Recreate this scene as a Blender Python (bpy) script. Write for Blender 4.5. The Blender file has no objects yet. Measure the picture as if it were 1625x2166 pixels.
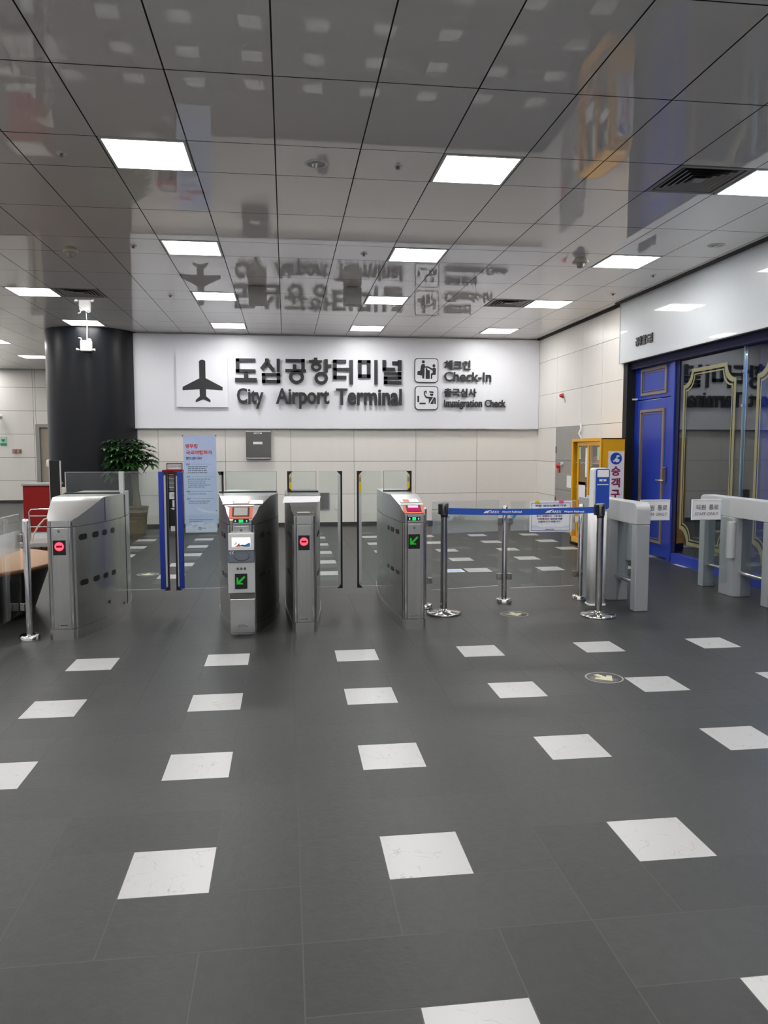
import bpy, math, random
from mathutils import Vector, Matrix
random.seed(7)
PI = math.pi
COL = bpy.context.scene.collection
ROOTLOC = {}

# ------------------------------------------------------------------ materials
def newmat(name):
    m = bpy.data.materials.new(name); m.use_nodes = True
    nt = m.node_tree; nt.nodes.clear()
    out = nt.nodes.new('ShaderNodeOutputMaterial')
    return m, nt, out

def N(nt, t, **kw):
    n = nt.nodes.new(t)
    for k, v in kw.items(): setattr(n, k, v)
    return n

def mathn(nt, op, a, b=None, clamp=False):
    n = nt.nodes.new('ShaderNodeMath'); n.operation = op; n.use_clamp = clamp
    for i, v in enumerate((a, b)):
        if v is None: continue
        if isinstance(v, (int, float)): n.inputs[i].default_value = v
        else: nt.links.new(v, n.inputs[i])
    return n.outputs[0]

def srgb(r, g, b):
    def f(c):
        c /= 255.0
        return c / 12.92 if c <= .04045 else ((c + .055) / 1.055) ** 2.4
    return (f(r), f(g), f(b), 1)

def pmat(name, col, rough=.5, metal=0, var=.06, vscale=3.0, coat=0, bump=0, bscale=60, stretch=None, spec=.5, emit=None, estr=0, island=0, ior=1.5, coat_rough=.03):
    m, nt, out = newmat(name)
    b = N(nt, 'ShaderNodeBsdfPrincipled')
    nt.links.new(b.outputs[0], out.inputs[0])
    b.inputs['Roughness'].default_value = rough
    b.inputs['Metallic'].default_value = metal
    b.inputs['IOR'].default_value = ior
    b.inputs['Specular IOR Level'].default_value = spec
    b.inputs['Coat Weight'].default_value = coat
    b.inputs['Coat Roughness'].default_value = coat_rough
    tc = N(nt, 'ShaderNodeNewGeometry')
    vec = tc.outputs['Position']
    if stretch:
        mp = N(nt, 'ShaderNodeMapping'); mp.inputs['Scale'].default_value = stretch
        nt.links.new(vec, mp.inputs[0]); vec = mp.outputs[0]
    nz = N(nt, 'ShaderNodeTexNoise'); nz.inputs['Scale'].default_value = vscale; nz.inputs['Detail'].default_value = 3
    nt.links.new(vec, nz.inputs['Vector'])
    mx = N(nt, 'ShaderNodeMix', data_type='RGBA')
    mx.inputs[6].default_value = tuple(c * (1 - var) for c in col[:3]) + (1,)
    mx.inputs[7].default_value = tuple(min(1, c * (1 + var)) for c in col[:3]) + (1,)
    nt.links.new(nz.outputs[0], mx.inputs[0])
    colout = mx.outputs[2]
    if island:
        mul = mathn(nt, 'ADD', mathn(nt, 'MULTIPLY', tc.outputs['Random Per Island'], 2 * island), 1 - island)
        vm = N(nt, 'ShaderNodeVectorMath', operation='SCALE')
        nt.links.new(colout, vm.inputs[0]); nt.links.new(mul, vm.inputs['Scale'])
        colout = vm.outputs[0]
    nt.links.new(colout, b.inputs['Base Color'])
    if bump:
        n2 = N(nt, 'ShaderNodeTexNoise'); n2.inputs['Scale'].default_value = bscale
        nt.links.new(vec, n2.inputs['Vector'])
        bp = N(nt, 'ShaderNodeBump'); bp.inputs['Strength'].default_value = bump; bp.inputs['Distance'].default_value = .002
        nt.links.new(n2.outputs[0], bp.inputs['Height']); nt.links.new(bp.outputs[0], b.inputs['Normal'])
    if emit:
        b.inputs['Emission Color'].default_value = emit; b.inputs['Emission Strength'].default_value = estr
    return m

def glassmat(name, tint=(.93, .97, .96), f0=.045, refl_gain=1.0):
    m, nt, out = newmat(name)
    lw = N(nt, 'ShaderNodeLayerWeight'); lw.inputs[0].default_value = .5
    p5 = mathn(nt, 'POWER', lw.outputs['Facing'], 5)
    fac = mathn(nt, 'MULTIPLY', mathn(nt, 'ADD', mathn(nt, 'MULTIPLY', p5, 1 - f0), f0), refl_gain, True)
    tr = N(nt, 'ShaderNodeBsdfTransparent'); gl = N(nt, 'ShaderNodeBsdfGlossy')
    nz = N(nt, 'ShaderNodeTexNoise'); nz.inputs['Scale'].default_value = .8
    mc = N(nt, 'ShaderNodeMix', data_type='RGBA')
    mc.inputs[6].default_value = tuple(tint) + (1,); mc.inputs[7].default_value = tuple(c * .98 for c in tint) + (1,)
    nt.links.new(nz.outputs[0], mc.inputs[0]); nt.links.new(mc.outputs[2], tr.inputs[0])
    gl.inputs['Roughness'].default_value = .0; gl.inputs['Color'].default_value = (1, 1, 1, 1)
    mx = N(nt, 'ShaderNodeMixShader')
    nt.links.new(fac, mx.inputs[0]); nt.links.new(tr.outputs[0], mx.inputs[1]); nt.links.new(gl.outputs[0], mx.inputs[2])
    nt.links.new(mx.outputs[0], out.inputs[0])
    return m

def emitmat(name, col, s):
    m, nt, out = newmat(name)
    e = N(nt, 'ShaderNodeEmission'); e.inputs[0].default_value = col
    nz = N(nt, 'ShaderNodeTexNoise'); nz.inputs['Scale'].default_value = 40
    v = mathn(nt, 'ADD', mathn(nt, 'MULTIPLY', nz.outputs[0], s * .06), s * .97)
    nt.links.new(v, e.inputs[1]); nt.links.new(e.outputs[0], out.inputs[0])
    return m

def marble(name):
    m, nt, out = newmat(name)
    b = N(nt, 'ShaderNodeBsdfPrincipled'); nt.links.new(b.outputs[0], out.inputs[0])
    g = N(nt, 'ShaderNodeNewGeometry')
    d = N(nt, 'ShaderNodeTexNoise'); d.inputs['Scale'].default_value = 5; d.inputs['Detail'].default_value = 5
    nt.links.new(g.outputs['Position'], d.inputs['Vector'])
    ad = N(nt, 'ShaderNodeVectorMath', operation='ADD'); sc = N(nt, 'ShaderNodeVectorMath', operation='SCALE')
    sc.inputs['Scale'].default_value = .35
    nt.links.new(d.outputs['Color'], sc.inputs[0]); nt.links.new(sc.outputs[0], ad.inputs[0]); nt.links.new(g.outputs['Position'], ad.inputs[1])
    vo = N(nt, 'ShaderNodeTexVoronoi', feature='DISTANCE_TO_EDGE'); vo.inputs['Scale'].default_value = 9
    nt.links.new(ad.outputs[0], vo.inputs['Vector'])
    r = N(nt, 'ShaderNodeValToRGB'); r.color_ramp.elements[0].color = (.27, .26, .24, 1); r.color_ramp.elements[1].position = .018
    r.color_ramp.elements[1].color = (.48, .48, .48, 1)
    nt.links.new(vo.outputs['Distance'], r.inputs[0])
    n2 = N(nt, 'ShaderNodeTexNoise'); n2.inputs['Scale'].default_value = 11; nt.links.new(g.outputs['Position'], n2.inputs['Vector'])
    rr = N(nt, 'ShaderNodeValToRGB'); rr.color_ramp.elements[0].position = .47; rr.color_ramp.elements[1].position = .62
    nt.links.new(n2.outputs[0], rr.inputs[0])
    mx = N(nt, 'ShaderNodeMix', data_type='RGBA'); mx.inputs[6].default_value = (.48, .48, .48, 1)
    nt.links.new(rr.outputs[0], mx.inputs[0]); nt.links.new(r.outputs[0], mx.inputs[7])
    nt.links.new(mx.outputs[2], b.inputs['Base Color'])
    b.inputs['Roughness'].default_value = .3
    return m

M = {}
M['slate'] = pmat('slate_floor', (.033, .0345, .034), .42, var=.26, vscale=24, bump=.35, bscale=55, island=.12, spec=.38)
M['grout'] = pmat('floor_grout', (.082, .08, .075), .8)
M['marble'] = marble('white_marble')
M['panel'] = pmat('ceiling_panel', (.95, .925, .90), .025, var=.02, vscale=1.2, bump=.0, spec=.5, island=.015, ior=1.54)
M['gap'] = pmat('ceiling_gap', (.05, .047, .045), .8)
M['cream'] = pmat('cream_wall_panel', (.81, .78, .735), .32, var=.03, vscale=1.1, stretch=(6, 6, .6), island=.025)
M['seam'] = pmat('wall_seam', (.10, .09, .08), .8)
M['base'] = pmat('dark_baseboard', (.035, .035, .035), .5)
M['column'] = pmat('black_column_paint', (.007, .008, .011), .33, var=.08, spec=.28)
M['sign'] = pmat('white_sign_board', (.80, .81, .86), .30, var=.01)
M['fascia'] = pmat('white_back_painted_glass', (.70, .74, .78), .35, var=.015, coat=1, stretch=(1, 1, .1))
M['letter'] = pmat('charcoal_letter', (.022, .023, .026), .4)
M['steel'] = pmat('brushed_steel', (.60, .60, .585), .27, metal=1, var=.16, vscale=1.1, stretch=(12, 12, .12), bump=.12, bscale=40)  # vertical streaks in the colour imitate reflections on the steel sides
M['steel_up'] = pmat('brushed_steel_hood', (.58, .58, .58), .28, metal=1, var=.05, vscale=9)
M['chrome'] = pmat('polished_steel', (.62, .61, .60), .12, metal=1, var=.05)
M['darksteel'] = pmat('dark_steel', (.20, .20, .20), .35, metal=1)
M['alu'] = pmat('silver_paint', (.42, .44, .46), .38, metal=.25, var=.03)
M['alu_light'] = pmat('light_silver_paint', (.58, .59, .60), .35, metal=.2, var=.03)
M['black'] = pmat('black_plastic', (.008, .008, .009), .35)
M['blackmat'] = pmat('matt_black', (.006, .006, .006), .7)
M['blue'] = pmat('blue_padding', (.008, .035, .34), .5)
M['belt'] = pmat('blue_belt_webbing', (.012, .085, .46), .6, bump=.2, bscale=200)
M['shopblue'] = pmat('blue_shop_paint', (.014, .044, .38), .38, var=.05, coat=.2)
M['navy'] = pmat('navy_paint_and_jamb_shade', (.006, .009, .055), .6, spec=.3)
M['gold'] = pmat('antique_gold_moulding', (.25, .195, .145), .5, metal=.1)
M['goldfilm'] = pmat('gold_window_film', (.25, .235, .125), .5, metal=0)
M['yellow'] = pmat('yellow_cabinet_paint', (.84, .42, .004), .35, var=.03)
M['white'] = pmat('white_plastic', (.78, .78, .77), .35)
M['paper'] = pmat('white_paper', (.87, .87, .90), .6)
M['red'] = pmat('red_paint', (.26, .008, .007), .55, spec=.25)
M['redlight'] = pmat('red_plastic', (.55, .03, .03), .3)
M['orange'] = pmat('orange_sticker', (.70, .13, .06), .5)
M['grey'] = pmat('grey_metal_box', (.13, .125, .12), .4, metal=.3)
M['greymid'] = pmat('grey_paint', (.33, .32, .30), .45)
M['taupe'] = pmat('taupe_door', (.42, .36, .29), .5)
M['pot'] = pmat('olive_bronze_glaze', (.10, .08, .04), .42, var=.15, vscale=8, coat=.08, spec=.3)
M['soil'] = pmat('potting_soil', (.03, .02, .013), .9)
M['bark'] = pmat('green_grey_bark', (.10, .10, .07), .8, var=.2, vscale=20, spec=.2)
M['leaf'] = pmat('glossy_leaf', (.018, .070, .014), .35, var=.5, vscale=6, island=.35)
M['wood'] = pmat('wood_veneer_top', (.40, .22, .115), .5, var=.12, vscale=4, stretch=(1, 9, 1))
M['woodedge'] = pmat('wood_edge', (.30, .12, .04), .4)
M['lamp'] = emitmat('lamp_diffuser', (1, .985, .96, 1), 17)
M['lampframe'] = pmat('lamp_trim', (.72, .73, .70), .3)
M['greenled'] = emitmat('green_led', (.01, .9, .18, 1), .75)
M['greenarrow'] = emitmat('green_arrow_led', (.02, .42, .03, 1), .5)
M['whiteled'] = emitmat('pale_green_led', (.3, 1, .7, 1), .5)
M['redled'] = emitmat('red_led', (1, .13, .20, 1), .75)
M['redglow'] = emitmat('red_led_glow', (.5, .0, .02, 1), .4)
M['screen'] = emitmat('lit_screen', (.95, .97, 1, 1), .75)
M['pinkscreen'] = emitmat('pink_lit_screen', (1, .55, .68, 1), .8)
M['magenta'] = emitmat('magenta_lit_screen', (.65, .03, .18, 1), .5)
M['glass'] = glassmat('gate_glass', (.935, .97, .955))
M['fenceglass'] = glassmat('clear_glass', (.97, .985, .98))
M['frost'] = pmat('frosted_film', (.60, .64, .64), .6)
M['shopglass'] = glassmat('shop_glass', (.62, .68, .74), .06, 1.5)
M['edge'] = pmat('glass_edge', (.15, .22, .24), .2, spec=.6)
M['banner'] = pmat('pale_blue_banner', (.50, .61, .88), .55, var=.12, vscale=2.5)
M['cloud'] = pmat('banner_cloud', (.66, .73, .90), .55, var=.1)
M['bred'] = pmat('banner_red_ink', (.62, .035, .05), .6)
M['bnavy'] = pmat('banner_navy_ink', (.03, .05, .16), .6)
M['bgrey'] = pmat('banner_grey_ink', (.11, .14, .22), .6)
M['signblue'] = pmat('sign_blue', (.02, .07, .42), .4)
M['maroon'] = pmat('maroon_ink', (.30, .02, .07), .5)
M['green'] = pmat('green_print', (.03, .25, .13), .5)
M['mint'] = pmat('mint_print', (.45, .68, .55), .5)
M['pinkprint'] = pmat('pink_print', (.75, .30, .30), .5)
M['greyprint'] = pmat('grey_print', (.25, .25, .26), .5)
M['cyan'] = pmat('sky_blue_print', (.01, .30, .62), .45)
M['pad'] = pmat('slate_grey_pad', (.10, .12, .155), .3)
M['brown'] = pmat('salmon_box_paint', (.42, .24, .18), .5)
M['yellowtape'] = pmat('yellow_tape', (.80, .55, .01), .5)
M['pinkclip'] = pmat('pink_clip', (.8, .12, .35), .4)
M['cream_plastic'] = pmat('cream_plastic', (.60, .54, .44), .5)
M['beigeinside'] = pmat('cabinet_interior', (.30, .25, .22), .6)
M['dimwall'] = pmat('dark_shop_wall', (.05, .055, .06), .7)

# ------------------------------------------------------------------ mesh builder
class MB:
    def __init__(s): s.v = []; s.f = []; s.m = []; s.sm = []
    def add(s, vs, fs, mi=0, smooth=False):
        o = len(s.v); s.v += [tuple(v) for v in vs]
        for f in fs: s.f.append([i + o for i in f]); s.m.append(mi); s.sm.append(smooth)
        return s
    def box(s, x0, x1, y0, y1, z0, z1, mi=0):
        if x0 > x1: x0, x1 = x1, x0
        if y0 > y1: y0, y1 = y1, y0
        if z0 > z1: z0, z1 = z1, z0
        vs = [(x, y, z) for z in (z0, z1) for x, y in ((x0, y0), (x1, y0), (x1, y1), (x0, y1))]
        return s.add(vs, [(3, 2, 1, 0), (4, 5, 6, 7), (0, 1, 5, 4), (1, 2, 6, 5), (2, 3, 7, 6), (3, 0, 4, 7)], mi)
    def prism(s, poly, O, U, V, W, mi=0, smooth=False):
        """poly (u,v) in plane O,U,V extruded along W (vector)"""
        O, U, V, W = map(Vector, (O, U, V, W))
        a = sum(poly[i][0] * poly[(i + 1) % len(poly)][1] - poly[(i + 1) % len(poly)][0] * poly[i][1] for i in range(len(poly)))
        if a < 0: poly = poly[::-1]
        n = len(poly)
        lo = [O + U * u + V * v for u, v in poly]; hi = [p + W for p in lo]
        flip = U.cross(V).dot(W) < 0
        fs = [list(range(n))[::-1], list(range(n, 2 * n))] + [[i, (i + 1) % n, n + (i + 1) % n, n + i] for i in range(n)]
        if flip: fs = [f[::-1] for f in fs]
        o = len(s.v); s.v += [tuple(p) for p in lo + hi]
        for k, f in enumerate(fs): s.f.append([i + o for i in f]); s.m.append(mi); s.sm.append(smooth and k > 1)
        return s
    def wall(s, poly, y, d, mi=0):      # polygon in (x,z), front at y facing -y, depth d behind
        return s.prism(poly, (0, y + d, 0), (1, 0, 0), (0, 0, 1), (0, -d, 0), mi)
    def cyl(s, p0, p1, r, r2=None, n=20, mi=0, cap=True):
        p0, p1 = Vector(p0), Vector(p1); r2 = r if r2 is None else r2
        d = (p1 - p0).normalized(); a = d.orthogonal().normalized(); b = d.cross(a)
        ring = lambda c, rr: [c + (a * math.cos(t) + b * math.sin(t)) * rr for t in [2 * PI * i / n for i in range(n)]]
        s.add(ring(p0, r) + ring(p1, r2), [[i, (i + 1) % n, n + (i + 1) % n, n + i] for i in range(n)], mi, True)
        if cap:
            s.add(ring(p0, r), [list(range(n))[::-1]], mi); s.add(ring(p1, r2), [list(range(n))], mi)
        return s
    def lathe(s, prof, c=(0, 0, 0), n=32, mi=0, sx=1, sy=1):
        vs = []; fs = []
        for r, z in prof:
            for i in range(n):
                t = 2 * PI * i / n; vs.append((c[0] + r * sx * math.cos(t), c[1] + r * sy * math.sin(t), c[2] + z))
        for k in range(len(prof) - 1):
            for i in range(n):
                j = (i + 1) % n; fs.append([k * n + i, k * n + j, (k + 1) * n + j, (k + 1) * n + i])
        s.add(vs, fs, mi, True)
        if prof[0][0] > 1e-4: s.add(vs[:n], [list(range(n))[::-1]], mi)
        if prof[-1][0] > 1e-4: s.add(vs[-n:], [list(range(n))], mi)
        return s
    def tube(s, pts, r, n=10, mi=0):
        pts = [Vector(p) for p in pts]
        rings = []; a = None
        for i, p in enumerate(pts):
            d = (pts[min(i + 1, len(pts) - 1)] - pts[max(i - 1, 0)]).normalized()
            a = d.orthogonal().normalized() if a is None else (a - d * a.dot(d)).normalized()
            b = d.cross(a); rr = r[i] if isinstance(r, (list, tuple)) else r
            rings += [p + (a * math.cos(2 * PI * k / n) + b * math.sin(2 * PI * k / n)) * rr for k in range(n)]
        fs = []
        for i in range(len(pts) - 1):
            for k in range(n):
                j = (k + 1) % n; fs.append([i * n + k, i * n + j, (i + 1) * n + j, (i + 1) * n + k])
        s.add(rings, fs, mi, True)
        s.add(rings[:n], [list(range(n))[::-1]], mi); s.add(rings[-n:], [list(range(n))], mi)
        return s
    def frame(s, x0, x1, z0, z1, w, y, d, mi=0):     # rectangular frame facing -y
        s.box(x0, x1, y, y + d, z1 - w, z1, mi); s.box(x0, x1, y, y + d, z0, z0 + w, mi)
        s.box(x0, x0 + w, y, y + d, z0 + w, z1 - w, mi); return s.box(x1 - w, x1, y, y + d, z0 + w, z1 - w, mi)
    def framex(s, y0, y1, z0, z1, w, x, d, mi=0):    # frame on a wall facing -x, front at x, depth d behind
        if y0 > y1: y0, y1 = y1, y0
        s.box(x, x + d, y0, y1, z1 - w, z1, mi); s.box(x, x + d, y0, y1, z0, z0 + w, mi)
        s.box(x, x + d, y0, y0 + w, z0 + w, z1 - w, mi); return s.box(x, x + d, y1 - w, y1, z0 + w, z1 - w, mi)

def rrect(x0, x1, z0, z1, r, n=6):
    out = []
    for cx, cz, a0 in ((x1 - r, z0 + r, -PI / 2), (x1 - r, z1 - r, 0), (x0 + r, z1 - r, PI / 2), (x0 + r, z0 + r, PI)):
        for k in range(n + 1):
            a = a0 + PI / 2 * k / n; out.append((cx + r * math.cos(a), cz + r * math.sin(a)))
    return out

def disc(cx, cz, r, n=28, ry=None):
    ry = r if ry is None else ry
    return [(cx + r * math.cos(2 * PI * k / n), cz + ry * math.sin(2 * PI * k / n)) for k in range(n)]

def wloc(p):
    v = Vector((0, 0, 0))
    while p is not None: v += p.location; p = p.parent
    return v

def obj(name, mb, mats, parent=None, bevel=0, kind=None, label=None, segs=2):
    if not isinstance(mats, (list, tuple)): mats = [mats]
    me = bpy.data.meshes.new(name)
    off = wloc(parent)
    me.from_pydata([tuple(Vector(v) - off) for v in mb.v], [], mb.f)
    for m in mats: me.materials.append(M[m] if isinstance(m, str) else m)
    me.polygons.foreach_set('material_index', mb.m); me.polygons.foreach_set('use_smooth', mb.sm)
    me.update()
    o = bpy.data.objects.new(name, me); COL.objects.link(o)
    if parent is not None: o.parent = parent
    if bevel:
        b = o.modifiers.new('bevel', 'BEVEL'); b.width = bevel; b.segments = segs; b.limit_method = 'ANGLE'; b.angle_limit = math.radians(40)
    if kind: o['kind'] = kind
    if label: o['label'] = label
    return o

def tag(o, label, cat, group=None):
    o['label'] = label; o['category'] = cat
    if group: o['group'] = group
    return o

def thing(name, label, cat, loc=(0, 0, 0), group=None):
    o = bpy.data.objects.new(name, None); COL.objects.link(o); o.location = loc; o.empty_display_size = .1
    return tag(o, label, cat, group)

def dup(root, loc, label=None, parent=None):
    r = root.copy(); COL.objects.link(r); r.location = loc
    if label: r['label'] = label
    def rec(a, b):
        for ch in list(a.children):
            c = ch.copy(); COL.objects.link(c); c.parent = b; rec(ch, c)
    rec(root, r)
    return r

_tc = {}
def textmesh(body, offset, ext):
    k = (body, offset, ext)
    if k not in _tc:
        c = bpy.data.curves.new('t', 'FONT'); c.body = body; c.size = 1; c.offset = offset; c.extrude = ext; c.resolution_u = 3
        o = bpy.data.objects.new('t', c); COL.objects.link(o)
        bpy.context.view_layer.update()
        me = bpy.data.meshes.new_from_object(o.evaluated_get(bpy.context.evaluated_depsgraph_get()))
        vs = [v.co.copy() for v in me.vertices]; fs = [list(p.vertices) for p in me.polygons]
        bpy.data.objects.remove(o); bpy.data.curves.remove(c); bpy.data.meshes.remove(me)
        _tc[k] = (vs, fs)
    return _tc[k]

def text(mb, body, O, U, V, w, h, depth=.003, offset=0.0, mi=0, shear=0, tall=False):
    """fit the text in a w x h rectangle with lower-left corner O"""
    U, V, O = Vector(U), Vector(V), Vector(O); Nn = U.cross(V)
    vs, fs = textmesh(body, offset, .05)
    if not vs: return mb
    if tall:   # larger x-height
        def wy(y): return y if y < 0 else (y / .449 * .505 if y < .449 else .505 + (y - .449) / (.69 - .449) * (.69 - .505))
        vs = [Vector((v.x, wy(v.y), v.z)) for v in vs]
    x0 = min(v.x for v in vs); x1 = max(v.x for v in vs); y0 = min(v.y for v in vs); y1 = max(v.y for v in vs)
    out = []
    for v in vs:
        a = (v.x - x0) / (x1 - x0) * w; b = (v.y - y0) / (y1 - y0) * h; c = (v.z + .05) / .1 * depth
        out.append(O + U * (a + shear * b) + V * b + Nn * c)
    return mb.add(out, fs, mi)
def texty(mb, body, x0, x1, z0, z1, y, **k):   # on a surface facing -y
    return text(mb, body, (x0, y, z0), (1, 0, 0), (0, 0, 1), x1 - x0, z1 - z0, **k)
def textx(mb, body, y0, y1, z0, z1, x, **k):   # on a surface facing -x; y0 is the left end (larger y)
    return text(mb, body, (x, y0, z0), (0, -1, 0), (0, 0, 1), y0 - y1, z1 - z0, **k)

H = 3.6
YB = 14.7          # back wall
XR = 4.93          # cream part of the right wall
# ================================================================== FLOOR
P = .9183; X0 = .035; Y0 = 2.222
fl = MB()
fl.add([(-14, -6, -.0004), (9, -6, -.0004), (9, 23, -.0004), (-14, 23, -.0004)], [(0, 1, 2, 3)], 1)
g = .0022
def slab(x0, x1, y0, y1, mi=0):
    fl.add([(x0 + g, y0 + g, 0), (x1 - g, y0 + g, 0), (x1 - g, y1 - g, 0), (x0 + g, y1 - g, 0)], [(0, 1, 2, 3)], mi)
t3 = P / 3
for i in range(-15, 6):
    for j in range(-9, 23):
        x = X0 + i * P; y = Y0 + j * P
        tile = (j <= 3) or (j >= 7 and j <= 11)
        a, b = t3 * 1.005, t3 * 1.995
        if tile:
            slab(x + a, x + b, y + a, y + b, 2)
            slab(x + a, x + P, y, y + a); slab(x + b, x + P, y + a, y + P)
            slab(x, x + b, y + b, y + P); slab(x, x + a, y, y + b)
        elif (i + j) % 2:
            slab(x, x + P * .64, y, y + P); slab(x + P * .64, x + P, y, y + P * .5); slab(x + P * .64, x + P, y + P * .5, y + P)
        else:
            slab(x, x + P, y, y + P * .5); slab(x, x + P, y + P * .5, y + P)
obj('floor', fl, ['slate', 'grout', 'marble'], kind='structure')

# ================================================================== CEILING
ce = MB(); ce.add([(-14, 23, H + .012), (5.6, 23, H + .012), (5.6, -6, H + .012), (-14, -6, H + .012)], [(0, 1, 2, 3)], 1)
lampcells = set(); ventcells = set()
LX = [-5.75, -3.35, -.95, 1.45, 3.85]
lamps = [(1.45, 3.28), (-.95, 5.88), (1.45, 5.88), (3.85, 5.88), (-.95, 8.48), (1.45, 8.48), (3.85, 8.48),
         (-3.35, 11.08), (-.95, 11.08), (1.45, 11.08), (3.85, 11.08), (-3.35, 13.68), (-.95, 13.68), (1.45, 13.68), (3.85, 13.68),
         (-5.75, 16.28), (-5.75, 18.88)]
vents = [(3.25, 5.88), (3.25, 11.08), (-2.75, 11.08)]
hall_lamps = [(x, y) for x in LX + [-8.15, -10.55] for y in (-1.92, .68, 3.28, 5.88, 8.48, 11.08, 13.68, 16.28, 18.88, 21.48)
              if (x, y) not in lamps and not (y > 14 and x > -4) and (x, y) != (-5.75, 21.48)]
skip = {(round(x, 2), round(y, 2)) for x, y in lamps + vents + hall_lamps}
gg = .0045
rng = random.Random(3)
for i in range(-23, 9):
    x0 = -.05 + .6 * i; x1 = x0 + .6
    if x1 > 4.8: x1 = 4.86
    for k in range(-4, 7):
        base = 5.58 + 2.6 * k
        for y0, y1, small in ((base, base + .6, 1), (base + .6, base + 1.6, 0), (base + 1.6, base + 2.6, 0)):
            if y0 < -5.5 or y1 > 22.3: continue
            if small and (round((x0 + x1) / 2, 2), round((y0 + y1) / 2, 2)) in skip: continue
            tx, ty = rng.uniform(-.0009, .0009), rng.uniform(-.0005, .0005)
            def zz(x, y): return H + (x - (x0 + x1) / 2) * tx + (y - (y0 + y1) / 2) * ty
            # slightly pillowed 4x4 patch so reflections bend a little from panel to panel
            nx, ny = 3, 3; vs = []
            amp = rng.uniform(.00002, .00012)
            for b in range(ny + 1):
                for a in range(nx + 1):
                    X_ = x0 + gg + (x1 - x0 - 2 * gg) * a / nx; Y_ = y0 + gg + (y1 - y0 - 2 * gg) * b / ny
                    vs.append((X_, Y_, zz(X_, Y_) - amp * math.sin(PI * a / nx) * math.sin(PI * b / ny)))
            fs = [[b * (nx + 1) + a, (b + 1) * (nx + 1) + a, (b + 1) * (nx + 1) + a + 1, b * (nx + 1) + a + 1] for b in range(ny) for a in range(nx)]
            ce.add(vs, fs, 0, True)
obj('ceiling', ce, ['panel', 'gap'], kind='structure')

lamp_lab = {(1.45, 3.28): 'square ceiling light cut off by the top edge of the photo',
 (-.95, 5.88): 'largest square ceiling light on the left side', (1.45, 5.88): 'largest square ceiling light right of centre, near sprinkler',
 (3.85, 5.88): 'square ceiling light beside the near louvred vent, cut by right edge', (-.95, 8.48): 'second square light in the left-centre row of ceiling lights',
 (1.45, 8.48): 'second square light in the right-centre row of ceiling lights', (3.85, 8.48): 'square ceiling light beside the cone-shaped smoke detector',
 (-3.35, 11.08): 'square ceiling light at left, beside the striped vent by the column', (-.95, 11.08): 'third square light in the left-centre row, left of hanging box',
 (1.45, 11.08): 'third square light in the right-centre row, right of hanging box', (3.85, 11.08): 'square ceiling light beside the far louvred vent',
 (-3.35, 13.68): 'square ceiling light right above the black column front', (-.95, 13.68): 'ceiling light nearest the sign, above the airplane symbol',
 (1.45, 13.68): 'ceiling light nearest the sign, above the middle lettering', (3.85, 13.68): 'ceiling light nearest the sign, above its right end',
 (-5.75, 16.28): 'ceiling light left of the column, cut by the left edge', (-5.75, 18.88): 'farthest ceiling light, left of the black column'}
protoL = None
def make_lamp(x, y):
    t = thing('ceiling_light', '', 'ceiling light', (x, y, H), 'square ceiling lights')
    mb = MB()
    for (a, b, c, d) in ((-.29, .29, -.29, -.272), (-.29, .29, .272, .29), (-.29, -.272, -.272, .272), (.272, .29, -.272, .272)):
        mb.box(x + a, x + b, y + c, y + d, H - .006, H + .008)
    obj('frame', mb, 'lampframe', t)
    obj('diffuser', MB().box(x - .271, x + .271, y - .271, y + .271, H - .002, H + .006), 'lamp', t)
    return t
for k, (x, y) in enumerate(lamps):
    if k == 0: protoL = make_lamp(x, y); protoL['label'] = lamp_lab[(x, y)]
    else: dup(protoL, (x, y, H), lamp_lab[(x, y)])
# lamps of the same grid over the rest of the hall
for x, y in hall_lamps:
    dup(protoL, (x, y, H), 'square ceiling light over the part of the hall outside the photo')

def vent(x, y, label):
    t = thing('ceiling_vent', label, 'air vent', (x, y, H), 'louvred ceiling vents')
    obj('backing', MB().box(x - .285, x + .285, y - .285, y + .285, H + .01, H + .011), 'blackmat', t)
    fr = MB()
    for s in (.29,):
        w = .03
        for (a, b, c, d) in ((-s, s, -s, -s + w), (-s, s, s - w, s), (-s, -s + w, -s + w, s - w), (s - w, s, -s + w, s - w)):
            fr.box(x + a, x + b, y + c, y + d, H - .004, H + .004)
    obj('frame', fr, 'greymid', t)
    sl = MB()
    for q in range(5):
        s = .245 - q * .045; wd = .026
        for sx, sy in ((1, 0), (-1, 0), (0, 1), (0, -1)):
            if sx: 
                vs = [(x + sx * s, y - s, H - .002), (x + sx * s, y + s, H - .002), (x + sx * (s - wd), y + s - wd, H + .008), (x + sx * (s - wd), y - s + wd, H + .008)]
            else:
                vs = [(x - s, y + sy * s, H - .002), (x + s, y + sy * s, H - .002), (x + s - wd, y + sy * (s - wd), H + .008), (x - s + wd, y + sy * (s - wd), H + .008)]
            sl.add(vs, [(0, 1, 2, 3)])
    sl.box(x - .045, x + .045, y - .045, y + .045, H - .003, H + .002)
    obj('slat', sl, 'greymid', t)
    return t
vent(3.25, 5.88, 'near square louvred ceiling vent at upper right')
vent(3.25, 11.08, 'far square louvred ceiling vent above the sign right end')
vent(-2.75, 11.08, 'square striped ceiling vent in front of the black column')

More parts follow.
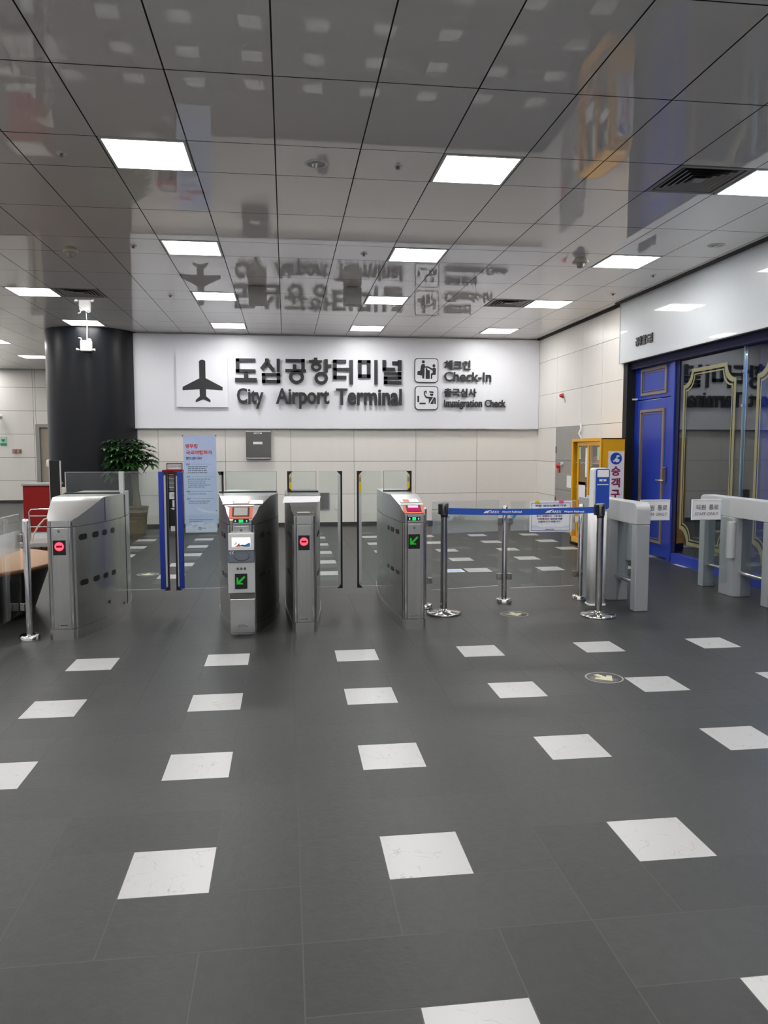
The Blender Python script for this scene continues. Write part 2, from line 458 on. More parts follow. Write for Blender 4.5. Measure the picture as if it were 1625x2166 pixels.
def downlight(x, y, r, label):
    t = thing('downlight', label, 'downlight', (x, y, H), 'round recessed downlights')
    obj('rim', MB().lathe([(r * .78, 0), (r * .8, -.006), (r, -.006), (r * 1.05, 0)], (x, y, H), 28), 'white', t)
    obj('reflector', MB().lathe([(r * .78, -.003), (r * .45, -.0015), (0.001, -.001)], (x, y, H), 28), 'darksteel', t)
    obj('bulb', MB().box(x - .008, x + .008, y - r * .5, y + r * .5, H - .012, H - .002).box(x - .03, x - .02, y - r * .4, y + r * .4, H - .012, H - .002), 'chrome', t)
downlight(.25, 5.9, .085, 'round recessed downlight nearest the camera')
downlight(.26, 11.15, .085, 'small far round downlight between the two hanging boxes')
downlight(4.48, 7.69, .085, 'round recessed downlight beside the shop fascia')
def sprinkler(x, y, label, s=1.0):
    t = thing('sprinkler', label, 'sprinkler', (x, y, H), 'ceiling sprinklers')
    obj('plate', MB().lathe([(.001, -.004), (.034 * s, -.004), (.038 * s, 0)], (x, y, H), 20), 'white', t)
    obj('head', MB().lathe([(.012 * s, -.022), (.012 * s, -.004)], (x, y, H), 12).lathe([(.001, -.026), (.018 * s, -.024), (.018 * s, -.022), (.001, -.022)], (x, y, H), 12), 'darksteel', t)
for x, y, l in ((.858, 5.87, 'sprinkler left of the large right light'), (-1.564, 5.92, 'sprinkler left of the large left light'),
                (.869, 8.5, 'sprinkler left of the second right-centre light'), (-1.553, 8.47, 'sprinkler left of the second left-centre light'),
                (-1.561, 11.11, 'sprinkler in line with the third row of lights, near the column'), (4.477, 9.08, 'sprinkler by the end of the shop fascia'),
                (4.47, 10.22, 'sprinkler in front of the fascia corner')):
    sprinkler(x, y, l)
def smoke(x, y, s, label):
    t = thing('smoke_detector', label, 'smoke detector', (x, y, H), 'smoke detectors')
    obj('base', MB().lathe([(.055 * s, 0), (.075 * s, -.03 * s), (.09 * s, -.045 * s), (.088 * s, -.06 * s), (.06 * s, -.065 * s)][::-1], (x, y, H), 28), 'cream_plastic', t)
    obj('sensor', MB().lathe([(.001, -.115 * s), (.035 * s, -.112 * s), (.04 * s, -.09 * s), (.046 * s, -.062 * s)], (x, y, H), 24), 'greymid', t)
smoke(3.27, 8.36, 1.0, 'cone-shaped smoke detector at right beside a ceiling light')
smoke(-2.22, 8.61, .9, 'cream smoke detector at left in the darker reflection')

def hangbox(x0, x1, y, label):
    t = thing('hanging_display', label, 'hanging box', ((x0 + x1) / 2, y, H), 'grey boxes hanging over the gates')
    obj('housing', MB().box(x0, x1, y - .03, y + .12, 3.36, 3.585), 'greymid', t, bevel=.006)
    obj('bracket', MB().box(x0 + .05, x1 - .05, y, y + .08, 3.585, 3.6), 'darksteel', t)
hangbox(-.458, -.222, 10.3, 'left grey box hanging from the ceiling before the sign')
hangbox(.775, 1.011, 10.2, 'right grey box hanging from the ceiling before the sign')

# ================================================================== WALLS
ZS = [.07, .612, 1.241, 1.87, 2.50, 3.13, 3.62]
def panels_y(mb, x0, x1, y, xs, d=.012):
    xs = [x0] + [x for x in xs if x0 + .05 < x < x1 - .05] + [x1]
    for a, b in zip(xs, xs[1:]):
        for c, e in zip(ZS, ZS[1:]):
            mb.box(a + .003, b - .003, y, y + d, c + .003, e - .003)
wb = MB(); wb.box(-3.65, 5.2, YB + .012, YB + .2, 0, H + .05, 1)
panels_y(wb, -3.65, 5.0, YB, [-3.55, -2.345, -1.12, .1, 1.303, 2.506, 3.715])
obj('wall_back', wb, ['cream', 'seam'], kind='structure')
obj('baseboard_back', MB().box(-3.6, XR, YB - .012, YB + .012, 0, .07), 'base', kind='structure')
# return wall behind the column and the far-left hall wall
obj('wall_return', MB().box(-3.65, -3.6, YB + .2, 22.0, 0, H + .05), 'cream', kind='structure')
wl = MB(); wl.box(-14, -3.6, 22.012, 22.2, 0, H + .05, 1)
YF = 22.0
dx0, dx1, dz = -6.72, -5.45, 2.14
xs = [-14, -12.0, -9.2, -6.78, dx0]
for a, b in zip(xs, xs[1:]):
    for c, e in zip(ZS, ZS[1:]): wl.box(a + .004, b - .004, YF, YF + .012, c + .004, e - .004)
xs = [dx0, dx1, -3.6]
for c, e in ((dz, 2.5), (2.5, 3.13), (3.13, 3.62)): wl.box(dx0 + .004, dx1, YF, YF + .012, c + .004, e - .004)
for c, e in zip(ZS, ZS[1:]): wl.box(dx1 + .004, -3.6, YF, YF + .012, c + .004, e - .004)
obj('wall_far', wl, ['cream', 'seam'], kind='structure')
obj('baseboard_far', MB().box(-14, dx0, YF - .012, YF + .012, 0, .07), 'base', kind='structure')
d3 = obj('door_2', MB().box(dx0 + .1, dx1 - .1, YF - .005, YF + .011, 0, dz - .1), 'taupe', kind='structure')
fr = MB().box(dx0, dx0 + .1, YF - .09, YF + .011, 0, dz); fr.box(dx1 - .1, dx1, YF - .09, YF + .011, 0, dz); fr.box(dx0 + .1, dx1 - .1, YF - .09, YF + .011, dz - .09, dz)
obj('door_frame', fr, 'greymid', d3)
# room shell out of sight, set close and white to add bounce light
obj('wall_left', MB().box(-11.8, -11.6, -3.5, 22.2, 0, H + .05), 'sign', kind='structure')
obj('wall_rear', MB().box(-11.8, 7.1, -3.5, -3.3, 0, H + .05), 'sign', kind='structure')
# right cream wall
wr = MB(); ya, yb = 10.83, YB
ry0, ry1, rz = 12.42, 13.62, 1.87
wr.box(XR + .012, XR + .25, ya, YB + .2, 0, H + .05, 1)
ys = [ya, 11.6, 12.42, 13.62, YB]
for c, e in zip(ZS, ZS[1:]):
    for a, b in zip(ys, ys[1:]):
        if e <= rz + .01 and a == 12.42: continue
        wr.box(XR, XR + .012, a + .003, b - .003, c + .003, e - .003)
obj('wall_right', wr, ['cream', 'seam'], kind='structure')
obj('baseboard_right', MB().box(XR - .012, XR + .01, 13.62, YB - .012, 0, .07).box(XR - .012, XR + .01, ya, 12.42, 0, .07), 'base', kind='structure')
obj('trim_1', MB().box(XR - .02, XR + .05, ya, YB, H - .03, H + .02), 'gap', kind='structure')
obj('trim_2', MB().box(4.80, 4.875, -2, 10.9, H - .012, H + .02), 'gap', kind='structure')

# hydrant cabinet in the right wall
t = thing('hydrant_cabinet', 'grey fire hydrant cabinet set in the right wall behind the yellow cabinet', 'fire hydrant cabinet', (XR, 13.0, 0))
hc = MB().box(XR - .004, XR + .011, ry0, ry1, 0, rz)
obj('body', hc, 'greymid', t)
obj('door', MB().box(XR - .014, XR - .004, ry0 + .03, ry1 - .03, 1.28, rz - .05), 'greymid', t, bevel=.003)
obj('door', MB().box(XR - .014, XR - .004, ry0 + .03, ry1 - .03, .75, 1.03), 'greymid', t, bevel=.003)
obj('door', MB().box(XR - .014, XR - .004, ry0 + .03, ry1 - .03, .06, .72), 'greymid', t, bevel=.003)
obj('hinge', MB().cyl((XR - .02, ry1 - .07, .45), (XR - .02, ry1 - .07, .6), .012), 'darksteel', t)
obj('hinge', MB().cyl((XR - .02, ry1 - .07, 1.4), (XR - .02, ry1 - .07, 1.52), .012), 'darksteel', t)
obj('alarm_bell', MB().cyl((XR - .014, 13.42, 1.17), (XR - .06, 13.42, 1.17), .055, .035), 'redlight', t)
obj('alarm_button', MB().box(XR - .03, XR - .004, 13.36, 13.44, 1.05, 1.15), 'redlight', t)
obj('signal_lamp', MB().cyl((XR - .004, 13.24, 1.21), (XR - .04, 13.24, 1.21), .03), 'white', t)
obj('notice_label', MB().box(XR - .016, XR - .014, 12.75, 13.0, .80, 1.01), 'paper', t)
pp = MB().tube([(XR - .03, 12.38, 1.9), (XR - .03, 12.34, 1.82), (XR - .06, 12.36, 1.74), (XR - .03, 12.33, 1.66), (XR - .03, 12.33, 1.4)], .018)
tag(obj('wall_pipe', pp, 'white'), 'thin white bent pipe on the right wall above the yellow cabinet', 'pipe')
t = thing('alarm_lamp', 'small red alarm lamp on the cream right wall', 'alarm lamp', (XR, 13.25, 2.42))
obj('base', MB().cyl((XR, 13.25, 2.42), (XR - .02, 13.25, 2.42), .05), 'white', t)
obj('dome', MB().cyl((XR - .02, 13.25, 2.42), (XR - .08, 13.25, 2.42), .045, .025), 'redlight', t)
obj('cable', MB().tube([(XR - .01, 13.2, 2.38), (XR - .01, 13.17, 2.33), (XR - .01, 13.17, 2.29)], .005), 'greymid', t)

# black column
cx, cy, cr = -3.50, 14.84, .80
co = MB().lathe([(cr, 0), (cr, H + .02)], (cx, cy, 0), 96)
obj('column', co, 'column', kind='structure')
t = thing('emergency_light', 'small white emergency light box hanging high on the black column', 'emergency light', (-3.39, 13.98, 3.15))
obj('box', MB().box(-3.49, -3.30, 13.93, 14.03, 3.16, 3.345), 'white', t, bevel=.02, segs=3)
obj('lamp_head', MB().cyl((-3.50, 13.93, 3.18), (-3.55, 13.91, 3.185), .012, .022), 'white', t)
obj('lamp_head', MB().cyl((-3.29, 13.93, 3.18), (-3.24, 13.91, 3.185), .012, .022), 'white', t)
obj('cable', MB().tube([(-3.38, 13.98, 3.345), (-3.375, 13.97, 3.45), (-3.37, 13.98, 3.6)], .008), 'white', t)
obj('bracket', MB().tube([(-3.47, 13.98, 3.35), (-3.48, 13.98, 3.385), (-3.52, 13.98, 3.39)], .009), 'white', t)
obj('bracket', MB().tube([(-3.36, 13.98, 3.35), (-3.35, 13.98, 3.375), (-3.31, 13.98, 3.36)], .009), 'white', t)

# ================================================================== SIGN
YS = 14.60
t = thing('wall_sign', 'wide white City Airport Terminal sign with black raised lettering under the ceiling', 'sign', (1.1, YB, 1.86))
obj('board', MB().box(-2.95, 4.925, YS + .015, YB - .001, 1.865, 3.575), 'sign', t)
obj('edge_strip', MB().box(-2.95, 4.925, YS + .012, YB - .001, 1.853, 1.865), 'chrome', t)
HR = [(-0.895, -0.541, 3.085, 3.146), (-0.895, -0.83, 2.889, 3.146), (-0.899, -0.539, 2.888, 2.949), (-0.748, -0.674, 2.785, 2.902), (-0.913, -0.518, 2.714, 2.789), (-0.147, -0.089, 2.905, 3.149), (-0.422, -0.082, 2.832, 2.884), (-0.422, -0.358, 2.699, 2.884), (-0.148, -0.084, 2.702, 2.888), (-0.423, -0.084, 2.702, 2.759), (0.018, 0.374, 3.088, 3.147), (0.31, 0.375, 2.962, 3.151), (0.15, 0.218, 2.956, 3.049), (0.012, 0.396, 2.908, 2.963), (0.547, 0.611, 3.131, 3.18), (0.453, 0.695, 3.085, 3.134), (0.741, 0.806, 2.906, 3.152), (0.802, 0.872, 2.997, 3.058), (0.908, 0.972, 2.783, 3.148), (0.908, 1.15, 3.087, 3.148), (0.908, 1.149, 2.94, 2.996), (0.907, 1.154, 2.785, 2.85), (1.14, 1.22, 2.935, 2.999), (1.213, 1.28, 2.691, 3.145), (1.376, 1.612, 3.088, 3.147), (1.376, 1.443, 2.813, 3.147), (1.541, 1.611, 2.815, 3.149), (1.375, 1.611, 2.815, 2.88), (1.683, 1.744, 2.696, 3.151), (1.839, 1.905, 2.949, 3.153), (1.839, 2.077, 2.951, 3.013), (2.026, 2.141, 3.067, 3.131), (2.131, 2.203, 2.952, 3.157), (1.867, 2.203, 2.877, 2.928), (2.134, 2.203, 2.796, 2.931), (1.867, 2.203, 2.791, 2.845), (1.867, 1.933, 2.703, 2.845), (1.867, 2.204, 2.703, 2.762)]
HQ = [[(-0.359, 3.151), (-0.291, 3.152), (-0.292, 3.081), (-0.36, 3.08)], [(-0.362, 3.094), (-0.307, 3.043), (-0.407, 2.934), (-0.453, 2.976)], [(-0.344, 3.043), (-0.292, 3.095), (-0.185, 2.956), (-0.228, 2.903)]]
HRG = [((0.219, 2.814), (0.359, 2.689), (0.297, 2.748)), ((0.589, 3.01), (0.689, 2.926), (0.636, 2.97)), ((0.68, 2.8), (0.807, 2.682), (0.747, 2.741))]
lt = MB(); LD = .035
for a, b, c, d in HR: lt.box(a, b, YS - .03, YS - .03 + LD, c, d)
for q in HQ: lt.wall(q, YS - .03, LD)
def ring(mb, c, r1, r0, y, d, n=40):
    vs = []
    for k in range(n):
        a = 2 * PI * k / n; ca, sa = math.cos(a), math.sin(a)
        for rx, rz in (r1, r0):
            for yy in (y, y + d): vs.append((c[0] + rx * ca, yy, c[1] + rz * sa))
    fs = []
    for k in range(n):
        i = 4 * k; j = 4 * ((k + 1) % n)
        fs += [[i, j, j + 2, i + 2], [i + 1, i, j, j + 1][::-1], [i + 2, j + 2, j + 3, i + 3][::-1], [i + 1, i + 3, j + 3, j + 1]]
    mb.add(vs, fs)
for c, r1, r0 in HRG: ring(lt, c, (r1[0] - c[0], c[1] - r1[1]), (r0[0] - c[0], c[1] - r0[1]), YS - .03, LD)
obj('hangul_lettering', lt, 'letter', t)
ln = MB()
for w, a, b, z0, z1 in (('City', -.883, -.395, 2.225, 2.60), ('Airport', -.170, .828, 2.225, 2.605), ('Terminal', .955, 2.205, 2.300, 2.612)):
    obj('latin_lettering', texty(MB(), w, a, b, z0, z1, YS - .02, depth=.035, offset=.026, tall=True), 'letter', t)
# airplane panel
ap = MB().box(-1.968, -1.046, YS - .035, YS + .014, 2.247, 3.161)
obj('airplane_panel', ap, 'sign', t)
PL = [(-1.559, 3.078), (-1.559, 2.771), (-1.861, 2.614), (-1.863, 2.553), (-1.558, 2.574), (-1.554, 2.446), (-1.631, 2.375), (-1.632, 2.333), (-1.497, 2.388), (-1.363, 2.334), (-1.363, 2.377), (-1.442, 2.447), (-1.442, 2.575), (-1.141, 2.555), (-1.14, 2.616), (-1.445, 2.777), (-1.444, 3.08), (-1.457, 3.098), (-1.48, 3.109), (-1.501, 3.112), (-1.522, 3.109), (-1.545, 3.097)]
obj('airplane_symbol', MB().wall(PL, YS - .039, .004), 'letter', t)
# pictogram boxes
def pictobox(x0, x1, z0, z1, name):
    b = obj(name, MB().wall(rrect(x0, x1, z0, z1, .065), YS - .012, .026), 'letter', t)
    obj('face', MB().wall(rrect(x0 + .014, x1 - .014, z0 + .014, z1 - .014, .055), YS - .014, .002), 'sign', b)
    return b
b1 = pictobox(2.456, 2.918, 2.739, 3.2, 'check_in_pictogram')
b2 = pictobox(2.464, 2.918, 2.223, 2.674, 'immigration_pictogram')
ci = MB()
ci.wall(disc(2.625, 3.13, .029), YS - .018, .004); ci.wall(disc(2.831, 3.058, .029), YS - .018, .004)
for q in ([(2.596, 3.088), (2.655, 3.088), (2.655, 3.045), (2.72, 3.046), (2.815, 2.998), (2.805, 2.965), (2.714, 3.019), (2.65, 3.019), (2.65, 2.924), (2.643, 2.815), (2.607, 2.815), (2.602, 2.87), (2.507, 2.888), (2.515, 2.955), (2.565, 2.962), (2.578, 3.048)],
          [(2.795, 2.998), (2.822, 3.025), (2.849, 3.025), (2.87, 3.005), (2.868, 2.9), (2.854, 2.886), (2.802, 2.886), (2.797, 2.812), (2.77, 2.811), (2.772, 2.909), (2.805, 2.925), (2.807, 2.965)],
          [(2.673, 3.01), (2.7, 3.01), (2.707, 2.977), (2.75, 2.971), (2.751, 2.811), (2.67, 2.81)]):
    ci.wall(q, YS - .018, .004)
obj('symbol', ci, 'letter', b1)
im = MB()
for q in [[(2.512, 2.489), (2.546, 2.489), (2.547, 2.367), (2.513, 2.367)], [(2.554, 2.357), (2.672, 2.357), (2.672, 2.328), (2.554, 2.327)], [(2.638, 2.58), (2.657, 2.567), (2.657, 2.514), (2.696, 2.472), (2.818, 2.467), (2.734, 2.335), (2.734, 2.435), (2.675, 2.445), (2.636, 2.514)], [(2.832, 2.462), (2.856, 2.462), (2.87, 2.436), (2.871, 2.332), (2.843, 2.332), (2.84, 2.429), (2.824, 2.332), (2.759, 2.331)], [(2.739, 2.578), (2.824, 2.571), (2.825, 2.535), (2.75, 2.548)], [(2.75, 2.531), (2.823, 2.528), (2.815, 2.495), (2.788, 2.483), (2.761, 2.499)], [(2.657, 2.588), (2.69, 2.58), (2.687, 2.525), (2.671, 2.53), (2.671, 2.559), (2.657, 2.564)]]:
    im.wall(q, YS - .018, .004)
obj('symbol', im, 'letter', b2)
sm = MB(); texty(sm, '체크인', 3.03, 3.545, 2.985, 3.165, YS - .01, depth=.025, offset=.03)
obj('check_in_hangul', sm, 'letter', t)
obj('check_in_lettering', texty(MB(), 'Check-In', 3.03, 3.955, 2.762, 2.945, YS - .01, depth=.025, offset=.018, tall=True), 'letter', t)
obj('immigration_hangul', texty(MB(), '출국심사', 3.03, 3.665, 2.472, 2.635, YS - .01, depth=.025, offset=.03), 'letter', t)
obj('immigration_lettering', texty(MB(), 'Immigration Check', 3.03, 4.25, 2.235, 2.42, YS - .01, depth=.025, offset=.026, tall=True), 'letter', t)

# ================================================================== BACK WALL ITEMS
t = thing('control_box', 'dark grey control box with white label hanging below the white sign', 'control box', (-.5, YB, 1.29))
obj('housing', MB().box(-.735, -.273, YB - .09, YB - .001, 1.29, 1.82), 'grey', t, bevel=.006)
obj('lid_edge', MB().box(-.735, -.273, YB - .094, YB - .09, 1.29, 1.315), 'chrome', t)
obj('lid_edge', MB().box(-.735, -.273, YB - .094, YB - .09, 1.795, 1.815), 'chrome', t)
obj('label_plate', MB().box(-.60, -.43, YB - .093, YB - .09, 1.565, 1.61), 'paper', t)
obj('label_text', texty(MB(), 'MDCM', -.585, -.44, 1.755, 1.785, YB - .094, depth=.002, offset=.02), 'paper', t)
t = thing('wall_socket', 'dark recessed panel with steel frame low on the back wall', 'wall socket', (.74, YB, .3))
obj('frame', MB().frame(.645, .826, .31, .64, .02, YB - .02, .019), 'chrome', t)
obj('panel', MB().box(.665, .806, YB - .008, YB - .001, .33, .62), 'grey', t)
tag(obj('switch_plate', MB().box(.924, .996, YB - .012, YB - .001, .32, .44), 'cream', bevel=.003), 'cream switch plate beside the dark recessed panel', 'switch plate', 'switch plates on the back wall')
tag(obj('switch_plate', MB().box(2.83, 2.93, YB - .012, YB - .001, .30, .46), 'white', bevel=.003), 'pale switch plate on the back wall right of the fourth gate', 'switch plate', 'switch plates on the back wall')

# far wall items
t = thing('defibrillator_sign', 'green and white heart defibrillator sign at the left edge', 'sign', (-7.55, YF, 1.4))
obj('plate', MB().box(-7.66, -7.50, YF - .02, YF, 1.56, 1.80), 'mint', t)
obj('footer', MB().box(-7.66, -7.50, YF - .022, YF - .02, 1.56, 1.625), 'green', t)
hp = [(0.0, -.055), (.05, 0), (.05, .025), (.028, .042), (0, .025), (-.028, .042), (-.05, .025), (-.05, 0)]
obj('heart_symbol', MB().wall([(-7.58 + a, 1.70 + b) for a, b in hp], YF - .023, .003), 'green', t)
t = thing('call_button_box', 'salmon-coloured twin button box on the far left wall', 'button box', (-7.24, YF, 1.35))
obj('box', MB().box(-7.35, -7.25, YF - .05, YF, 1.355, 1.465).box(-7.235, -7.13, YF - .05, YF, 1.355, 1.465), 'brown', t, bevel=.005)
obj('button', MB().box(-7.285, -7.26, YF - .06, YF - .05, 1.37, 1.44).box(-7.165, -7.14, YF - .06, YF - .05, 1.37, 1.45), 'darksteel', t)
t = thing('security_camera', 'white wall camera at the left edge above the defibrillator sign', 'camera', (-7.62, YF, 2.3))
obj('body', MB().cyl((-7.72, 21.85, 2.33), (-7.56, 21.9, 2.36), .05), 'white', t)
obj('bracket', MB().cyl((-7.62, YF, 2.30), (-7.62, 21.88, 2.33), .02), 'white', t)

# ================================================================== SHOP FRONT
XF = 4.875; XG = 5.06
t = thing('shop_fascia', 'glossy white shop fascia above the blue door with small black Korean lettering', 'fascia', (XF, 7, 2.73))
obj('panel', MB().box(XF, XR + .012, -2.0, 10.85, 2.735, H - .012), 'fascia', t)
obj('edge_strip', MB().box(XF - .006, XF + .02, 10.85, 10.875, 2.72, H - .012).box(XF - .004, XR, -2.0, 10.875, 2.72, 2.735), 'alu_light', t)
obj('lettering', textx(MB(), '공항철도점', 10.33, 9.83, 2.90, 3.03, XF - .001, depth=.012, offset=.045), 'letter', t)
obj('wall_storefront_head', MB().box(XR + .013, 5.5, -2.0, 10.85, 2.72, H), 'navy', kind='structure')
# black jamb, door frame
obj('trim_3', MB().box(XR + .0, XG + .1, 10.70, 10.83, 0, 2.72), 'blackmat', kind='structure')
obj('trim_4', MB().box(XG - .03, XG + .1, 9.51, 9.60, 0, 2.62).box(XG - .005, XG + .1, 10.62, 10.70, 0, 2.62), 'shopblue', kind='structure')
obj('trim_7', MB().box(XG - .01, XG + .1, 9.42, 9.51, 0, 2.62), 'navy', kind='structure')  # dark navy stands in for the shading on the recessed jamb return
obj('trim_5', MB().box(XG - .08, XG + .1, -2.0, 10.70, 2.62, 2.72), 'navy', kind='structure')
obj('trim_6', MB().box(XG - .06, XG + .05, -2.0, 9.42, 0, .12), 'shopblue', kind='structure')
def moulding(mb, y0, y1, z0, z1, x, w=.035):
    mb.framex(y0, y1, z0, z1, w, x - .018, .018); mb.framex(y0 + w * 1.6, y1 - w * 1.6, z0 + w * 1.6, z1 - w * 1.6, .008, x - .008, .008)
tr = obj('door_transom', MB().box(XG, XG + .05, 9.60, 10.62, 2.18, 2.62), 'shopblue', kind='structure')
mb = MB(); moulding(mb, 9.76, 10.50, 2.23, 2.60, XG); obj('moulding', mb, 'gold', tr)
dr = obj('door_1', MB().box(XG - .01, XG + .04, 9.63, 10.60, .02, 2.165), 'shopblue', kind='structure', bevel=.004)
mb = MB(); moulding(mb, 9.78, 10.48, .19, 2.03, XG - .01); obj('moulding', mb, 'gold', dr)
obj('lock_plate', MB().box(XG - .03, XG - .01, 9.69, 9.74, 1.03, 1.24), 'darksteel', dr, bevel=.003)
obj('handle', MB().tube([(XG - .03, 9.715, 1.06), (XG - .08, 9.715, 1.06), (XG - .085, 9.74, 1.06), (XG - .085, 9.84, 1.06)], .011).cyl((XG - .03, 9.715, 1.22), (XG - .05, 9.715, 1.22), .018), 'chrome', dr)
obj('door_closer', MB().cyl((XG - .01, 10.60, 2.19), (XG - .08, 10.63, 2.19), .014), 'alu_light', dr)
# glazing
w1 = obj('window_1', MB().box(XG, XG + .012, 8.03, 9.42, .12, 2.62), 'shopglass', kind='structure')
w2 = obj('window_2', MB().box(XG, XG + .012, -2.0, 8.0, .12, 2.62), 'shopglass', kind='structure')
obj('glass_edge', MB().box(XG - .012, XG + .022, 8.005, 8.028, .12, 2.62), 'edge', w1)
obj('hinge', MB().box(XG - .02, XG - .012, 8.0, 8.035, 2.33, 2.36).box(XG - .02, XG - .012, 8.0, 8.035, 1.95, 1.98), 'chrome', w1)
def artframe(y0, y1, z0, z1, w, x):
    """gold line frame with scooped corners"""
    mb = MB(); r = .19
    def outline(e, rr):
        a, b, c, d = y0 + e, y1 - e, z0 + e, z1 - e; pts = []
        for cyy, czz, s in ((a, c, 0), (b, c, 1), (b, d, 2), (a, d, 3)):
            st = [PI / 2, PI, 3 * PI / 2, 2 * PI][s]
            seg = [(cyy + rr * math.cos(st - PI / 2 * k / 8), czz + rr * math.sin(st - PI / 2 * k / 8)) for k in range(9)]
            pts += seg
        return pts
    for e, wd in ((0, w), (w * 1.45, w * .35)):
        A = outline(e, r); B = outline(e + wd, r)
        n = len(A)
        vs = [(x, p[0], p[1]) for p in A] + [(x, p[0], p[1]) for p in B] + [(x - .002, p[0], p[1]) for p in A] + [(x - .002, p[0], p[1]) for p in B]
        fs = []
        for k in range(n):
            j = (k + 1) % n; fs += [[2 * n + k, 2 * n + j, 3 * n + j, 3 * n + k], [k, n + k, n + j, j], [k, j, 2 * n + j, 2 * n + k], [n + k, 3 * n + k, 3 * n + j, n + j]]
        mb.add(vs, fs)
    return mb
obj('gold_line_frame', artframe(8.17, 9.33, .26, 2.48, .045, XG - .001), 'goldfilm', w1)
obj('gold_line_frame', artframe(6.45, 7.78, .26, 2.48, .045, XG - .001), 'goldfilm', w2)
# interior of the shop
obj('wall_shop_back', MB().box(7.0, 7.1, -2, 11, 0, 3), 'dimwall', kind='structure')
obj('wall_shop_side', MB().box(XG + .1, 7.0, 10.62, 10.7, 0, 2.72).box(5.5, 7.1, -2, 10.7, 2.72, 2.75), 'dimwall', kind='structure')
ip = obj('wall_shop_partition', MB().box(5.60, 5.66, 5.0, 8.57, 0, 2.66), 'shopblue', kind='structure')
mb = MB(); moulding(mb, 7.45, 8.25, 2.02, 2.55, 5.60); moulding(mb, 7.45, 8.25, .2, 1.9, 5.60); moulding(mb, 6.3, 7.2, .2, 1.9, 5.60)
obj('moulding', mb, 'gold', ip)
sl_ = bpy.data.lights.new('shop_fill_light', 'AREA'); sl_.size = .3; sl_.energy = 32; so_ = bpy.data.objects.new('shop_fill_light', sl_); COL.objects.link(so_); so_.location = (5.32, 7.3, 2.6)  # added fill light, no visible fixture, brightens the blue partition
def cafe(x, y, label):
    t = thing('shop_table', label, 'table', (x, y, 0), 'dim tables inside the shop')
    obj('tabletop', MB().lathe([(.30, .70), (.31, .71), (.31, .73), (.30, .735)], (x, y, 0), 32), 'cream_plastic', t)
    obj('pedestal', MB().lathe([(.2, 0), (.2, .015), (.03, .03), (.025, .7)], (x, y, 0), 24), 'darksteel', t)
cafe(5.95, 9.2, 'dim round table seen through the shop window by the blue sill')

